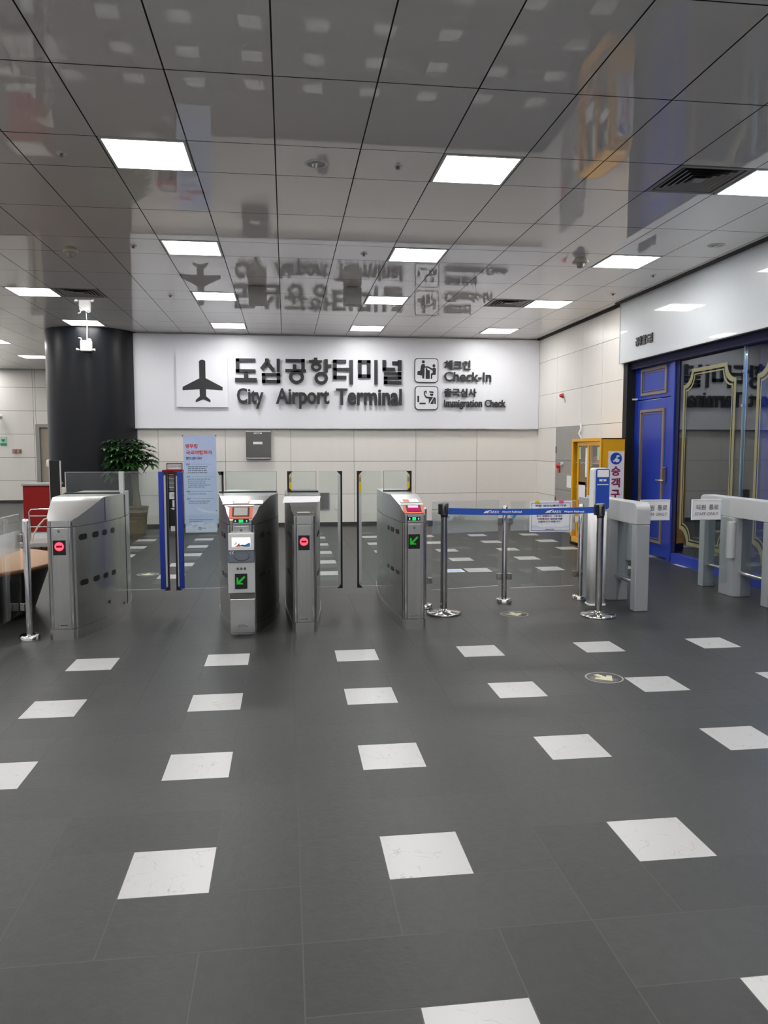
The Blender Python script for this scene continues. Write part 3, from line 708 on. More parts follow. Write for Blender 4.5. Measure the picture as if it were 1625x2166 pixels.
# ================================================================== TICKET GATES
def lerp(a, b, t): return a + (b - a) * t
def interp(tab, y):
    for (y0, v0), (y1, v1) in zip(tab, tab[1:]):
        if y <= y1: 
            s = (y - y0) / (y1 - y0); return lerp(v0, v1, s)
    return tab[-1][1]
def gate_profile(front, mid, half):
    """smooth bulge from the front value to the mid value over the first part of the length"""
    def f(y):
        s = min(1, max(0, (y - GY0) / .95)); e = math.sin(s * PI / 2) ** .9 if s > 0 else 0
        if y > GYM:
            s = min(1, max(0, (GY1 - y) / .95)); e = math.sin(s * PI / 2) ** .9 if s > 0 else 0
        return lerp(front, mid, e)
    return f
GY0, GY1 = 6.17, 8.05; GYM = (GY0 + GY1) / 2
ZSEAM = .885
def build_gate(label, Lf, Rf, lipz, kink=True):
    """Lf/Rf: (x at ends, x at middle)"""
    L = gate_profile(Lf[0], Lf[1], 0); R = gate_profile(Rf[0], Rf[1], 0)
    xc = (Lf[0] + Rf[0]) / 2
    t = thing('ticket_gate', label, 'ticket gate', (xc, GYM, 0), 'steel ticket gates')
    ns = 26
    ys = [GY0 + (GY1 - GY0) * (1 - math.cos(PI * k / ns)) / 2 for k in range(ns + 1)]
    def outline(grow=0, z=0):
        pts = []
        c = .022
        pts.append((L(GY0) + c - grow, GY0 - grow)); pts.append((R(GY0) - c + grow, GY0 - grow))
        for y in ys: pts.append((R(y) + grow, min(max(y, GY0 + c - grow), GY1 - c + grow)))
        pts.append((R(GY1) - c + grow, GY1 + grow)); pts.append((L(GY1) + c - grow, GY1 + grow))
        for y in ys[::-1]: pts.append((L(y) - grow, min(max(y, GY0 + c - grow), GY1 - c + grow)))
        return pts
    def extr(z0, z1, grow):
        mb = MB(); o = outline(grow); n = len(o)
        vs = [(x, y, z0) for x, y in o] + [(x, y, z1) for x, y in o]
        a = sum(o[i][0] * o[(i + 1) % n][1] - o[(i + 1) % n][0] * o[i][1] for i in range(n))
        side = [[i, (i + 1) % n, n + (i + 1) % n, n + i] for i in range(n)]
        mb.add(vs, side, 0, False)
        mb.add([(x, y, z0) for x, y in o], [list(range(n))[::-1]]); mb.add([(x, y, z1) for x, y in o], [list(range(n))])
        return mb
    obj('plinth', extr(0.0, .085, .004), 'steel', t, bevel=.002)
    body = obj('cabinet', extr(.087, ZSEAM, 0), 'steel', t)
    body.data.polygons.foreach_set('use_smooth', [True] * len(body.data.polygons))
    body.modifiers.new('es', 'EDGE_SPLIT').split_angle = math.radians(28)
    # hood
    def hz(y):
        d = min(y - GY0, GY1 - y); s = min(1, max(0, d / .43))
        if kink: return lerp(lipz, 1.022, d / .115) if d < .115 else lerp(1.022, 1.092, min(1, (d - .115) / .315))
        return lerp(lipz, 1.092, s ** .92 if s > 0 else 0)
    hb = MB(); yy = sorted(set([GY0, GY0 + .001, GY0 + .02, GY0 + .06, GY0 + .115, GY0 + .18, GY0 + .26, GY0 + .34, GY0 + .43, GY0 + .6, GYM - .1, GYM + .1, GY1 - .6, GY1 - .43, GY1 - .34, GY1 - .26, GY1 - .18, GY1 - .115, GY1 - .06, GY1 - .02, GY1 - .001, GY1]))
    o = []
    for y in yy:
        ins = .0 if .02 < (y - GY0) and (GY1 - y) > .02 else .01
        o.append((L(y) + ins, R(y) - ins, y, hz(y)))
    n = len(o); z0 = ZSEAM + .004
    vs = []
    for l, r, y, z in o: vs += [(l, y, z0), (r, y, z0), (l, y, z), (r, y, z)]
    sides = []; tops = []
    for k in range(n - 1):
        i, j = 4 * k, 4 * (k + 1)
        sides += [[i, i + 2, j + 2, j], [i + 1, j + 1, j + 3, i + 3]]; tops += [[i + 2, i + 3, j + 3, j + 2]]
    hb.add(vs, sides, 0, True); hb.add(vs, tops, 0, not kink)
    e = 4 * (n - 1); hb.add(vs, [[0, 1, 3, 2], [e, e + 2, e + 3, e + 1]], 0)
    obj('hood', hb, 'steel_up', t)
    for xa in (L(GY0) + .020, R(GY0) - .020):
        obj('corner_trim', MB().cyl((xa, GY0 + .010, .088), (xa, GY0 + .010, ZSEAM - .002), .016, n=20), 'chrome', t)
        obj('corner_trim', MB().cyl((xa, GY0 + .012, ZSEAM + .006), (xa, GY0 + .012, lipz - .004), .016, n=20), 'chrome', t)
    obj('front_panel', MB().box(L(GY0) + .040, R(GY0) - .040, GY0 - .003, GY0 + .004, .10, ZSEAM - .008), 'steel', t, bevel=.002)
    obj('seam', extr(ZSEAM - .001, ZSEAM + .005, -.004), 'blackmat', t)
    return t, L, R, hz
def slots(t, fn, side, rows=((.765, .81), (.44, .48)), ysets=((6.27, 6.40), (6.50, 6.60), (6.68, 6.76))):
    for z0, z1 in rows:
        for y0, y1 in ysets:
            xa, xb = fn(y0), fn(y1); s = 1 if side > 0 else -1
            O = Vector((xa, y0, z0)); U = Vector((xb - xa, y1 - y0, 0)); ln_ = U.length; U.normalize()
            Nn = Vector((U.y, -U.x, 0)) * s
            poly = rrect(0, ln_, 0, z1 - z0, (z1 - z0) * .45, 4)
            mb = MB().prism(poly, O + Nn * .003 - Nn * .012, U, (0, 0, 1), Nn * .012)
            obj('sensor_window', mb, 'black', t)
def noentry(t, x0, x1, z0, z1, y):
    y -= .003
    p = obj('direction_display', MB().box(x0, x1, y - .0045, y, z0, z1), 'black', t)
    cx_, cz_ = (x0 + x1) / 2, z0 + (z1 - z0) * .58; r = (x1 - x0) * .37
    mb = MB(); mb.wall(disc(cx_, cz_, r * 1.13), y - .0045, .0005, 1)
    # ring-like disc with a dark bar
    mb.wall(disc(cx_, cz_, r), y - .0055, .001, 0)
    mb.box(cx_ - r * .62, cx_ + r * .62, y - .0065, y - .0056, cz_ - r * .22, cz_ + r * .22, 1)
    obj('symbol', mb, ['redled', 'redglow'], p)
def arrow(t, x0, x1, z0, z1, y):
    y -= .003
    p = obj('direction_display', MB().box(x0, x1, y - .0045, y, z0, z1), 'black', t)
    w = x1 - x0; a = (x0 + .14 * w, z0 + .30 * (z1 - z0))
    s = w * .72
    pts = [(0, 0), (.78, 0), (.64, .17), (.36, .17), (1.0, .82), (.84, .98), (.2, .36), (.2, .72), (0, .84)]
    obj('symbol', MB().wall([(a[0] + u * s, a[1] + v * s) for u, v in pts], y - .0055, .0015), 'greenarrow', p)
def ledstrip(t, x0, x1, z0, z1, y):
    p = obj('status_light', MB().box(x0, x1, y - .004, y, z0, z1), 'black', t)
    w = x1 - x0; c = (x0 + x1) / 2; zc = (z0 + z1) / 2; h = z1 - z0
    mb = MB().box(c - .14 * w, c + .14 * w, y - .006, y - .004, zc - .42 * h, zc + .42 * h)
    for sx in (-.36, .36): mb.wall(disc(c + sx * w, zc, .2 * h, 12, .3 * h), y - .006, .002, 1)
    obj('led', mb, ['greenled', 'whiteled'], p)
def keyhole(t, x, z, y):
    y -= .003
    obj('keyhole', MB().cyl((x, y - .004, z), (x, y, z), .009, n=14), 'darksteel', t)
def nameplate(t, x0, x1, z0, z1, y, s=''):
    y -= .003
    p = obj('name_plate', MB().frame(x0, x1, z0, z1, .003, y - .003, .003), 'chrome', t)
    mb = MB()
    for k in range(3): mb.box(x0 + .016 + k * (x1 - x0) * .22, x0 + .03 + k * (x1 - x0) * .22, y - .002, y, z0 + .01, z1 - .01)
    obj('plate_mark', mb, 'darksteel', p)
YFl = 7.10     # plane of the glass flaps
ZT = 1.285
def rail(t, x0, x1):
    obj('top_gasket', MB().box(x0, x1, YFl - .02, YFl + .02, 1.088, 1.104), 'black', t)
def guard(t, x0, x1, edge='greymid'):
    p = obj('guard_glass', MB().box(x0, x1, YFl + .012, YFl + .022, 1.10, ZT), 'glass', t)
    obj('glass_rim', MB().box(x0, x1, YFl + .010, YFl + .024, ZT - .003, ZT).box(x0 - .002, x0 + .003, YFl + .01, YFl + .024, 1.1, ZT).box(x1 - .003, x1 + .002, YFl + .01, YFl + .024, 1.1, ZT), edge, p)
def flap(t, x0, x1, tipdir, tip='black', pad=None, z0=.20, tape=False):
    """glass flap between x0 and x1, its free edge on the side tipdir"""
    p = obj('glass_flap', MB().box(x0, x1, YFl - .006, YFl + .004, z0, ZT), 'glass', t)
    obj('glass_rim', MB().box(x0, x1, YFl - .007, YFl + .005, ZT - .002, ZT).box(x0, x1, YFl - .007, YFl + .005, z0, z0 + .004), 'alu_light', p)
    xt = x1 if tipdir > 0 else x0; d = -tipdir
    obj('edge_strip', MB().box(xt, xt + d * .016, YFl - .014, YFl + .012, z0 - .01, ZT), 'black', p)
    obj('inner_strip', MB().box(xt + d * .016, xt + d * .042, YFl - .009, YFl + .006, z0 + .03, ZT - .04), 'alu_light', p)
    for zz_, s_ in ((ZT, -1), (z0 - .01, 1)):
        obj('corner_clip', MB().wall([(xt, zz_), (xt + d * .05, zz_), (xt + d * .018, zz_ + s_ * .035), (xt, zz_ + s_ * .035)], YFl - .018, .034), 'black', p)
    if tape: obj('warning_tape', MB().box(xt + d * .018, xt + d * .040, YFl - .0115, YFl - .0092, ZT - .20, ZT - .035).box(xt + d * .02, xt + d * .038, YFl - .0125, YFl - .0114, ZT - .10, ZT - .06, 1), ['yellowtape', 'greyprint'], p)
    if pad:
        obj('edge_pad', MB().box(pad[0], pad[1], YFl - .022, YFl + .016, z0 + .005, ZT), 'blue', p, bevel=.004)
    return p

# gate 1 (leftmost)
G, L, R, hz = build_gate('leftmost steel ticket gate with red no-entry light and bare metal hood', (-1.837, -1.945), (-1.645, -1.44), .935, kink=False)
slots(G, R, 1, rows=((.775, .822), (.415, .46)), ysets=((6.235, 6.335), (6.41, 6.50), (6.565, 6.64), (6.72, 6.79)))
noentry(G, -1.794, -1.700, .670, .786, GY0); keyhole(G, -1.749, .855, GY0); nameplate(G, -1.775, -1.69, .10, .13, GY0)
rail(G, -1.945, -1.47); guard(G, -1.945, -1.482, 'alu_light')
obj('hinge_post', MB().box(-1.480, -1.440, YFl - .02, YFl + .03, 1.09, ZT + .003), 'alu_light', G, bevel=.003)
flap(G, -1.44, -1.058, 1, pad=(-1.137, -1.092), z0=.215)
mb = MB().cyl((R(7.0) - .004, 7.0, .12), (R(7.0) + .003, 7.0, .12), .012)
obj('door_line', MB().box(R(6.62) - .001, R(6.62) + .002, 6.618, 6.622, ZSEAM + .01, 1.085).box(R(7.12) - .004, R(7.12) + .003, 7.115, 7.125, .09, 1.08), 'blackmat', G)
obj('lock', mb.cyl((R(6.66), 6.66, .20), (R(6.66) + .006, 6.66, .20), .015), 'black', G)
# gate 2 (with kiosk unit)
G, L, R, hz = build_gate('wide dark ticket gate with lit screen and fare reader unit on its front', (-.455, -.603), (-.262, -.072), .925)
slots(G, R, 1, ysets=((6.30, 6.40), (6.47, 6.54))); slots(G, L, -1, ysets=((6.30, 6.38), (6.44, 6.50)))
ledstrip(G, -.420, -.296, .905, .933, GY0); keyhole(G, -.358, .845, GY0)
YK = 6.10
k1 = MB().prism([(6.17, .31), (YK, .31), (YK, .606), (6.15, .63), (6.165, .675), (6.12, .69), (YK, .70), (YK, .825), (6.17, .825)], (-.457, 0, 0), (0, 1, 0), (0, 0, 1), (.202, 0, 0))
ru = obj('reader_unit', k1, 'alu_light', G, bevel=.003)
obj('screen_bezel', MB().frame(-.455, -.257, .695, .823, .026, YK - .012, .012), 'white', ru)
s = obj('lit_screen', MB().box(-.428, -.284, YK - .004, YK - .001, .72, .80), 'screen', ru)
obj('picture_orange', MB().wall([(-.408, .724), (-.39, .732), (-.37, .750), (-.365, .730), (-.345, .727), (-.37, .722)], YK - .006, .001), 'orange', ru)
obj('picture_navy', MB().wall([(-.409, .742), (-.395, .752), (-.385, .772), (-.392, .748), (-.405, .738)], YK - .006, .001).wall([(-.375, .728), (-.345, .739), (-.32, .734), (-.286, .724), (-.33, .722)], YK - .0062, .001), 'bnavy', ru)
obj('picture_blue', MB().wall([(-.325, .737), (-.295, .752), (-.286, .748), (-.286, .722), (-.335, .722)], YK - .006, .001), 'cyan', ru)
pd = MB().prism([(YK - .022, .598), (YK + .03, .602), (YK + .03, .684), (YK - .004, .692)], (-.460, 0, 0), (0, 1, 0), (0, 0, 1), (.206, 0, 0))
obj('card_pad', pd, 'pad', ru, bevel=.006)
Od = Vector((0, YK - .0135, .645)); Vd = Vector((0, .018, .094)).normalized()
obj('pad_ring', MB().prism(disc(-.352, 0, .062, 32, .036), Od, (1, 0, 0), Vd, Vector((1, 0, 0)).cross(Vd) * .002), 'black', ru)
obj('pad_disc', MB().prism(disc(-.353, .003, .057, 32, .033), Od, (1, 0, 0), Vd, Vector((1, 0, 0)).cross(Vd) * .004), 'pad', ru)
mb = MB()
for k in (0, .018):
    for sg in (1, -1): mb.prism([(-.447 + k, 0), (-.435 + k, sg * .012), (-.430 + k, sg * .012), (-.442 + k, 0)], Od + Vector((0, 0, .031)), (1, 0, 0), Vd, Vector((1, 0, 0)).cross(Vd) * .004)
obj('chevron_mark', mb, 'white', ru)
obj('front_plate', MB().box(-.462, -.252, YK - .010, YK - .001, .352, .598), 'alu_light', ru, bevel=.004)
for k in range(3): obj('button', MB().cyl((-.385 + k * .028, YK - .016, .548), (-.385 + k * .028, YK - .010, .548), .010, n=16), 'darksteel', ru)
arrow(ru, -.408, -.312, .388, .508, YK - .010)
obj('dark_gap', MB().box(-.452, -.256, YK - .003, YK - .0005, .307, .350), 'grey', ru)
obj('lower_box', MB().box(-.449, -.253, YK - .005, YK + .07, .03, .305), 'steel_up', G, bevel=.006)
nameplate(G, -.385, -.315, .075, .10, YK - .005)
# hood dressing
def on_hood(mb, t, hz, x0, x1, y0, y1, name, mat, lift=.004, thick=.002):
    za, zb = hz(y0) + lift, hz(y1) + lift
    U = Vector((1, 0, 0)); V = Vector((0, y1 - y0, zb - za)); ln_ = V.length; V.normalize()
    return obj(name, MB().prism([(x0, 0), (x1, 0), (x1, ln_), (x0, ln_)], (0, y0, za), U, V, U.cross(V) * thick), mat, t)
def reader(t, hz, xc, w, lit):
    p = on_hood(None, t, hz, xc - w / 2, xc + w / 2, 6.180, 6.282, 'card_reader', 'orange', .002)
    on_hood(None, p, hz, xc - w * .37, xc + w * .37, 6.196, 6.276, 'reader_recess', 'black', .0045)
    on_hood(None, p, hz, xc - w * .29, xc + w * .29, 6.203, 6.270, 'reader_screen', 'magenta' if lit else 'greymid', .007)
    if lit: on_hood(None, p, hz, xc - w * .27, xc + w * .24, 6.240, 6.268, 'screen_glow', 'pinkscreen', .0095)
    on_hood(None, t, hz, xc - w * .60, xc + w * .55, 6.289, 6.325, 'pink_paper_strip', 'paper', .003)
reader(G, hz, -.362, .185, False)
pn = on_hood(None, G, hz, -.515, -.19, 6.345, 6.45, 'paper_notice', 'paper')
on_hood(None, pn, hz, -.43, -.30, 6.352, 6.435, 'orange_label', 'orange', .0065); on_hood(None, pn, hz, -.423, -.307, 6.362, 6.425, 'label_face', 'paper', .009)
rail(G, -.603, -.085); guard(G, -.545, -.085)
flap(G, -1.0, -.60, -1, pad=(-.972, -.928), z0=.215)
obj('hinge_post', MB().box(-.598, -.586, YFl - .02, YFl + .02, 1.12, ZT - .02), 'alu_light', G)
obj('hinge_strip', MB().box(-.578, -.562, YFl - .03, YFl + .02, 1.09, ZT), 'black', G)
obj('corner_clip', MB().wall([(-.562, ZT), (-.612, ZT), (-.60, ZT - .03), (-.562, ZT - .03)], YFl - .03, .04), 'black', G)
# gate 3
G, L, R, hz = build_gate('narrow ticket gate with red no-entry light and white paper tray on top', (.050, -.015), (.232, .305), .955)
slots(G, R, 1, ysets=((6.30, 6.40), (6.47, 6.54))); slots(G, L, -1, ysets=((6.30, 6.40), (6.47, 6.54)))
noentry(G, .094, .184, .677, .797, GY0); nameplate(G, .095, .185, .10, .125, GY0)
pt = MB().prism([(-.028, 0), (.318, 0), (.318, .012), (-.028, .012)], (0, 6.30, 1.045), (1, 0, 0), (0, .1, .02), (0, -.004, .05))
obj('paper_tray', MB().add([(-.03, 6.32, 1.050), (.272, 6.32, 1.054), (.285, 6.36, 1.100), (-.012, 6.36, 1.100), (-.03, 6.33, 1.050), (.272, 6.33, 1.054), (.285, 6.37, 1.100), (-.012, 6.37, 1.100)], [(0, 1, 2, 3), (7, 6, 5, 4), (0, 4, 5, 1), (3, 2, 6, 7), (1, 5, 6, 2), (0, 3, 7, 4)]), 'paper', G)
on_hood(None, G, hz, .09, .19, 6.195, 6.215, 'slot_mark', 'greymid', .002)
rail(G, .015, .295); guard(G, .05, .278)
flap(G, .30, .517, 1)
flap(G, .012, .045, -1, z0=1.105, tape=True)
# gate 4
G, L, R, hz = build_gate('ticket gate with green arrow and pink lit reader beside the glass fence', (.955, .885), (1.135, 1.150), .955)
slots(G, L, -1, rows=((.775, .815), (.435, .47)), ysets=((6.32, 6.42), (6.50, 6.60), (6.68, 6.74)))
ledstrip(G, .987, 1.090, .905, .935, GY0); keyhole(G, 1.04, .845, GY0); arrow(G, .991, 1.087, .672, .792, GY0); nameplate(G, 1.0, 1.08, .10, .125, GY0)
reader(G, hz, 1.045, .165, True)
pn = on_hood(None, G, hz, .955, 1.11, 6.345, 6.45, 'paper_notice', 'paper')
on_hood(None, pn, hz, .98, 1.03, 6.36, 6.43, 'label_face', 'orange', .0065)
rail(G, .90, 1.165); guard(G, .907, 1.165)
flap(G, .655, .885, -1, tape=True)
flap(G, 1.13, 1.168, 1, z0=1.105, tape=True)

# ================================================================== FENCE POSTS AND PANES
def fence_post(x, y, label, sides, r=.026, h=.95):
    t = thing('fence_post', label, 'fence post', (x, y, 0), 'steel glass-fence posts')
    obj('tube', MB().lathe([(r, 0), (r, h - .02), (r * .8, h - .005), (.001, h)], (x, y, 0), 24), 'chrome', t)
    obj('base_flange', MB().lathe([(.075, 0), (.075, .04), (.07, .045), (r, .045)], (x, y, 0), 28), 'chrome', t)
    for zz_ in (.80, .26):
        for (dx, dy) in sides:
            a = Vector((x, y, zz_)); d = Vector((dx, dy, 0)).normalized(); q = Vector((-d.y, d.x, 0))
            c = a + d * .052
            mb = MB().prism([(-.022, -.03), (.022, -.03), (.022, .03), (-.022, .03)], c - q * .02, d, (0, 0, 1), q * .04)
            obj('glass_clamp', mb, 'chrome', t, bevel=.004)
    return t
fence_post(1.272, 6.97, 'slim steel fence post beside the gate with the green arrow', [(1, .15)], r=.02)
fence_post(2.085, 7.13, 'steel fence post in the middle under the blue belt', [(1, 0), (-1, 0)])
fence_post(2.875, 7.19, 'steel fence post just left of the blue and white stand', [(-1, 0)])
fence_post(-2.0, 6.2, 'steel fence post in front of the brown-topped table at left', [(-1, .6)], h=.955)
def pane(p0, p1, z0, z1, label):
    p0, p1 = Vector(p0).to_3d(), Vector(p1).to_3d(); d = (p1 - p0); ln_ = d.length; d.normalize(); q = Vector((-d.y, d.x, 0)) 
    if q.y > 0: q = -q
    t = thing('glass_panel', label, 'glass panel', (p0.x, p0.y, 0), 'clear glass fence panels')
    def pr(name, poly, off, th, mat): return obj(name, MB().prism(poly, Vector((p0.x, p0.y, 0)) + q * off, d, (0, 0, 1), q * th), mat, t)
    pr('pane', [(0, z0), (ln_, z0), (ln_, z1), (0, z1)], -.005, .01, 'fenceglass')
    pr('rim', [(0, z1 - .003), (ln_, z1 - .003), (ln_, z1), (0, z1)], -.006, .012, 'alu_light')
    if p0.x > 0: pr('rim', [(0, z0), (ln_, z0), (ln_, z0 + .004), (0, z0 + .004)], -.006, .012, 'alu_light')
    return t, p0, d, q, ln_, pr
M['frostglass'] = None
def frostmat():
    m, nt, out = newmat('frosted_glass_band')
    tr = N(nt, 'ShaderNodeBsdfTransparent'); df = N(nt, 'ShaderNodeBsdfDiffuse'); df.inputs[0].default_value = (.82, .83, .82, 1)
    nz = N(nt, 'ShaderNodeTexNoise'); nz.inputs['Scale'].default_value = 3
    mx = N(nt, 'ShaderNodeMixShader'); nt.links.new(mathn(nt, 'ADD', mathn(nt, 'MULTIPLY', nz.outputs[0], .05), .42), mx.inputs[0])
    nt.links.new(tr.outputs[0], mx.inputs[1]); nt.links.new(df.outputs[0], mx.inputs[2]); nt.links.new(mx.outputs[0], out.inputs[0])
    return m
M['frostglass'] = frostmat()
t, p0, d, q, ln_, pr = pane((1.345, 6.98), (2.02, 7.12), .17, 1.0, 'glass fence panel behind the left half of the blue belt')
pr('frosted_band', [(0, .70), (ln_, .70), (ln_, .90), (0, .90)], -.0062, -.001, 'frostglass')
mb = MB(); text(mb, 'AREX', p0 + d * .20 + q * .006 + Vector((0, 0, .822)), d, (0, 0, 1), .13, .042, depth=.001, offset=.02, shear=.25)
text(mb, '공항철도', p0 + d * .36 + q * .006 + Vector((0, 0, .822)), d, (0, 0, 1), .12, .042, depth=.001, mi=1)
obj('railway_lettering', mb, ['greyprint', 'greymid'], t)
obj('blue_swoosh', MB().prism([(.10, 0), (.18, .045), (.145, .0)], p0 + q * .006 + Vector((0, 0, .822)), d, (0, 0, 1), q * .001).prism([(.10, 0), (.13, .03), (.18, .045), (.15, .022), (.14, .0)], p0 + q * .006 + Vector((0, 0, .822)), d, (0, 0, 1), q * .001), 'cyan', t)
t, p0, d, q, ln_, pr = pane((2.145, 7.14), (2.815, 7.19), .14, .985, 'glass fence panel behind the hanging notice')
pr('frosted_band', [(0, .70), (ln_, .70), (ln_, .90), (0, .90)], -.0062, -.001, 'frostglass')
obj('blue_swoosh', MB().prism([(.0, 0), (.03, .03), (.08, .045), (.05, .022), (.04, .0)], p0 + q * .006 + Vector((0, 0, .822)), d, (0, 0, 1), q * .001), 'cyan', t)
t, p0, d, q, ln_, pr = pane((-2.08, 6.28), (-2.10, 5.15), .2, .985, 'glass fence panel at the left edge before the brown-topped table')
pr('frosted_band', [(0, .70), (ln_, .70), (ln_, .86), (0, .86)], .0062, .001, 'frostglass')
mb = MB(); text(mb, '철도', (-2.092, 5.95, .765), (0, 1, 0), (0, 0, 1), .12, .045, depth=.001, offset=.01)
obj('railway_lettering', mb, 'greyprint', t)

# belt barrier
def stanchion(x, y, label, side):
    t = thing('belt_stanchion', label, 'belt stanchion', (x, y, 0), 'belt barrier posts')
    obj('base', MB().lathe([(.155, 0), (.158, .012), (.15, .022), (.05, .034), (.03, .05)], (x, y, 0), 40), 'chrome', t)
    obj('pole', MB().lathe([(.031, .03), (.031, .885)], (x, y, 0), 28), 'chrome', t)
    obj('collar', MB().lathe([(.032, .88), (.032, .90)], (x, y, 0), 28), 'black', t)
    obj('belt_head', MB().lathe([(.036, .90), (.038, .91), (.038, 1.0), (.034, 1.01), (.001, 1.012)], (x, y, 0), 28), 'darksteel', t)
    obj('belt_slot', MB().box(x - .008 + .0, x + .008, y - .0405, y - .036, .915, .985), 'blackmat', t)
    obj('side_housing', MB().box(x - .052 * 1.0, x - .02, y - .03, y + .03, .905, 1.0) if side < 0 else MB().box(x + .02, x + .052, y - .03, y + .03, .905, 1.0), 'black', t, bevel=.006)
    return t
stanchion(1.405, 6.72, 'belt post with round base beside the green-arrow gate', -1)
stanchion(2.755, 6.45, 'belt post with round base in front of the blue stand', -1)
a = Vector((1.44, 6.70, 0)); b = Vector((2.700, 6.456, 0)); d = (b - a); ln_ = d.length; d.normalize(); q = Vector((d.y, -d.x, 0))
t = thing('barrier_belt', 'blue retractable belt with white railway lettering stretched between two belt posts', 'belt', (a.x, a.y, .9))
nb = 16; vs = []
for k in range(nb + 1):
    s = k / nb; sag = -.012 * math.sin(PI * s); p = a + d * ln_ * s
    lo, hi = (.905 + .018 * s + sag), (.962 + .018 * s + sag)
    for z, o_ in ((lo, 0), (hi, 0), (lo, .002), (hi, .002)): w = p - q * o_; vs.append((w.x, w.y, z))
fs = []
for k in range(nb):
    i, j = 4 * k, 4 * k + 4; fs += [[i, j, j + 1, i + 1], [i + 3, j + 3, j + 2, i + 2], [i + 1, j + 1, j + 3, i + 3], [i, i + 2, j + 2, j]]
obj('webbing', MB().add(vs, fs), 'belt', t)
mb = MB()
for s0 in (.24, .665):
    s = s0; zb = .922 + .018 * s - .012 * math.sin(PI * s)
    o_ = a + d * ln_ * s + q * .001 + Vector((0, 0, zb))
    mb.prism([(0, 0), (.02, .018), (.075, .03), (.05, .014), (.045, 0)], o_, d, (0, 0, 1), q * .001)
    text(mb, 'AREX', o_ + d * .055, d, (0, 0, 1), .085, .022, depth=.001, offset=.02, shear=.3)
    text(mb, 'Airport Railroad', o_ + d * .165, d, (0, 0, 1), .175, .022, depth=.001, offset=.03)
obj('belt_lettering', mb, 'paper', t)

# notice clipped to the glass
NX = .082; n0 = len(bpy.data.objects)
t = thing('hanging_notice', 'framed notice with red and black print clipped behind the blue belt', 'notice', (2.42, 7.08, .7))
YN = 7.085
obj('holder', MB().box(2.235, 2.655, YN, YN + .012, .690, .985), 'paper', t)
obj('border_line', MB().frame(2.252, 2.638, .703, .972, .003, YN - .002, .002), 'signblue', t)
mb = MB()
texty(mb, '모든 일반인들의 이용', 2.29, 2.60, .935, .955, YN - .001, depth=.001, offset=.02, mi=1)
texty(mb, '유아, 휠체어, 유모차, 장애인석', 2.27, 2.62, .885, .903, YN - .001, depth=.001, offset=.02, mi=0)
texty(mb, '자전거, 레일, 항공, 표시, 국장', 2.27, 2.625, .860, .878, YN - .001, depth=.001, offset=.02, mi=0)
texty(mb, '표시, 화물보시', 2.30, 2.45, .835, .853, YN - .001, depth=.001, offset=.02, mi=0)
texty(mb, '가실 분은', 2.47, 2.56, .835, .853, YN - .001, depth=.001, offset=.02, mi=1)
texty(mb, '아래통로의 일반발매를', 2.31, 2.56, .808, .826, YN - .001, depth=.001, offset=.02, mi=1)
texty(mb, '이용하시기 바랍니다', 2.32, 2.54, .781, .799, YN - .001, depth=.001, offset=.02, mi=1)
mb.box(2.39, 2.48, YN - .001, YN, .714, .719, 1)
obj('printed_text', mb, ['maroon', 'bnavy'], t)
obj('landscape_print', MB().wall([(2.257, .755), (2.30, .758), (2.36, .735), (2.45, .742), (2.55, .738), (2.632, .755), (2.632, .725), (2.257, .725)], YN - .001, .001), 'cloud', t)
obj('yellow_clip', MB().box(2.285, 2.33, YN - .008, YN + .02, .965, .992), 'yellowtape', t, bevel=.003)
obj('pink_clip', MB().box(2.525, 2.57, YN - .008, YN + .02, .968, .998), 'pinkclip', t, bevel=.003)
t.location.x += NX

# blue and white stand
t = thing('dispenser_stand', 'tall white dispenser stand with blue front beside the silver wide gate', 'dispenser stand', (2.93, 6.92, 0))
obj('column', MB().prism(rrect(2.845, 3.005, 6.86, 6.98, .03), (0, 0, 0), (1, 0, 0), (0, 1, 0), (0, 0, .94), smooth=True), 'white', t)
hd = obj('head_unit', MB().wall(rrect(2.852, 3.008, .90, 1.31, .03), 6.855, .10), 'white', t, bevel=.006)
obj('blue_front', MB().wall(rrect(2.874, 3.008, .925, 1.303, .022), 6.848, .007), 'signblue', hd)
obj('screen', MB().wall(rrect(2.886, 2.998, 1.225, 1.292, .006), 6.846, .002), 'paper', hd)
obj('sensor', MB().wall(rrect(2.905, 2.975, 1.185, 1.205, .006), 6.846, .002).wall(disc(2.940, 1.195, .006), 6.844, .002, 1), ['paper', 'black'], hd)
obj('label_strip', MB().box(2.886, 2.996, 6.846, 6.848, 1.150, 1.160), 'cloud', hd)
obj('foot', MB().prism(rrect(2.838, 3.012, 6.85, 6.99, .03), (0, 0, 0), (1, 0, 0), (0, 1, 0), (0, 0, .02), smooth=True), 'white', t)

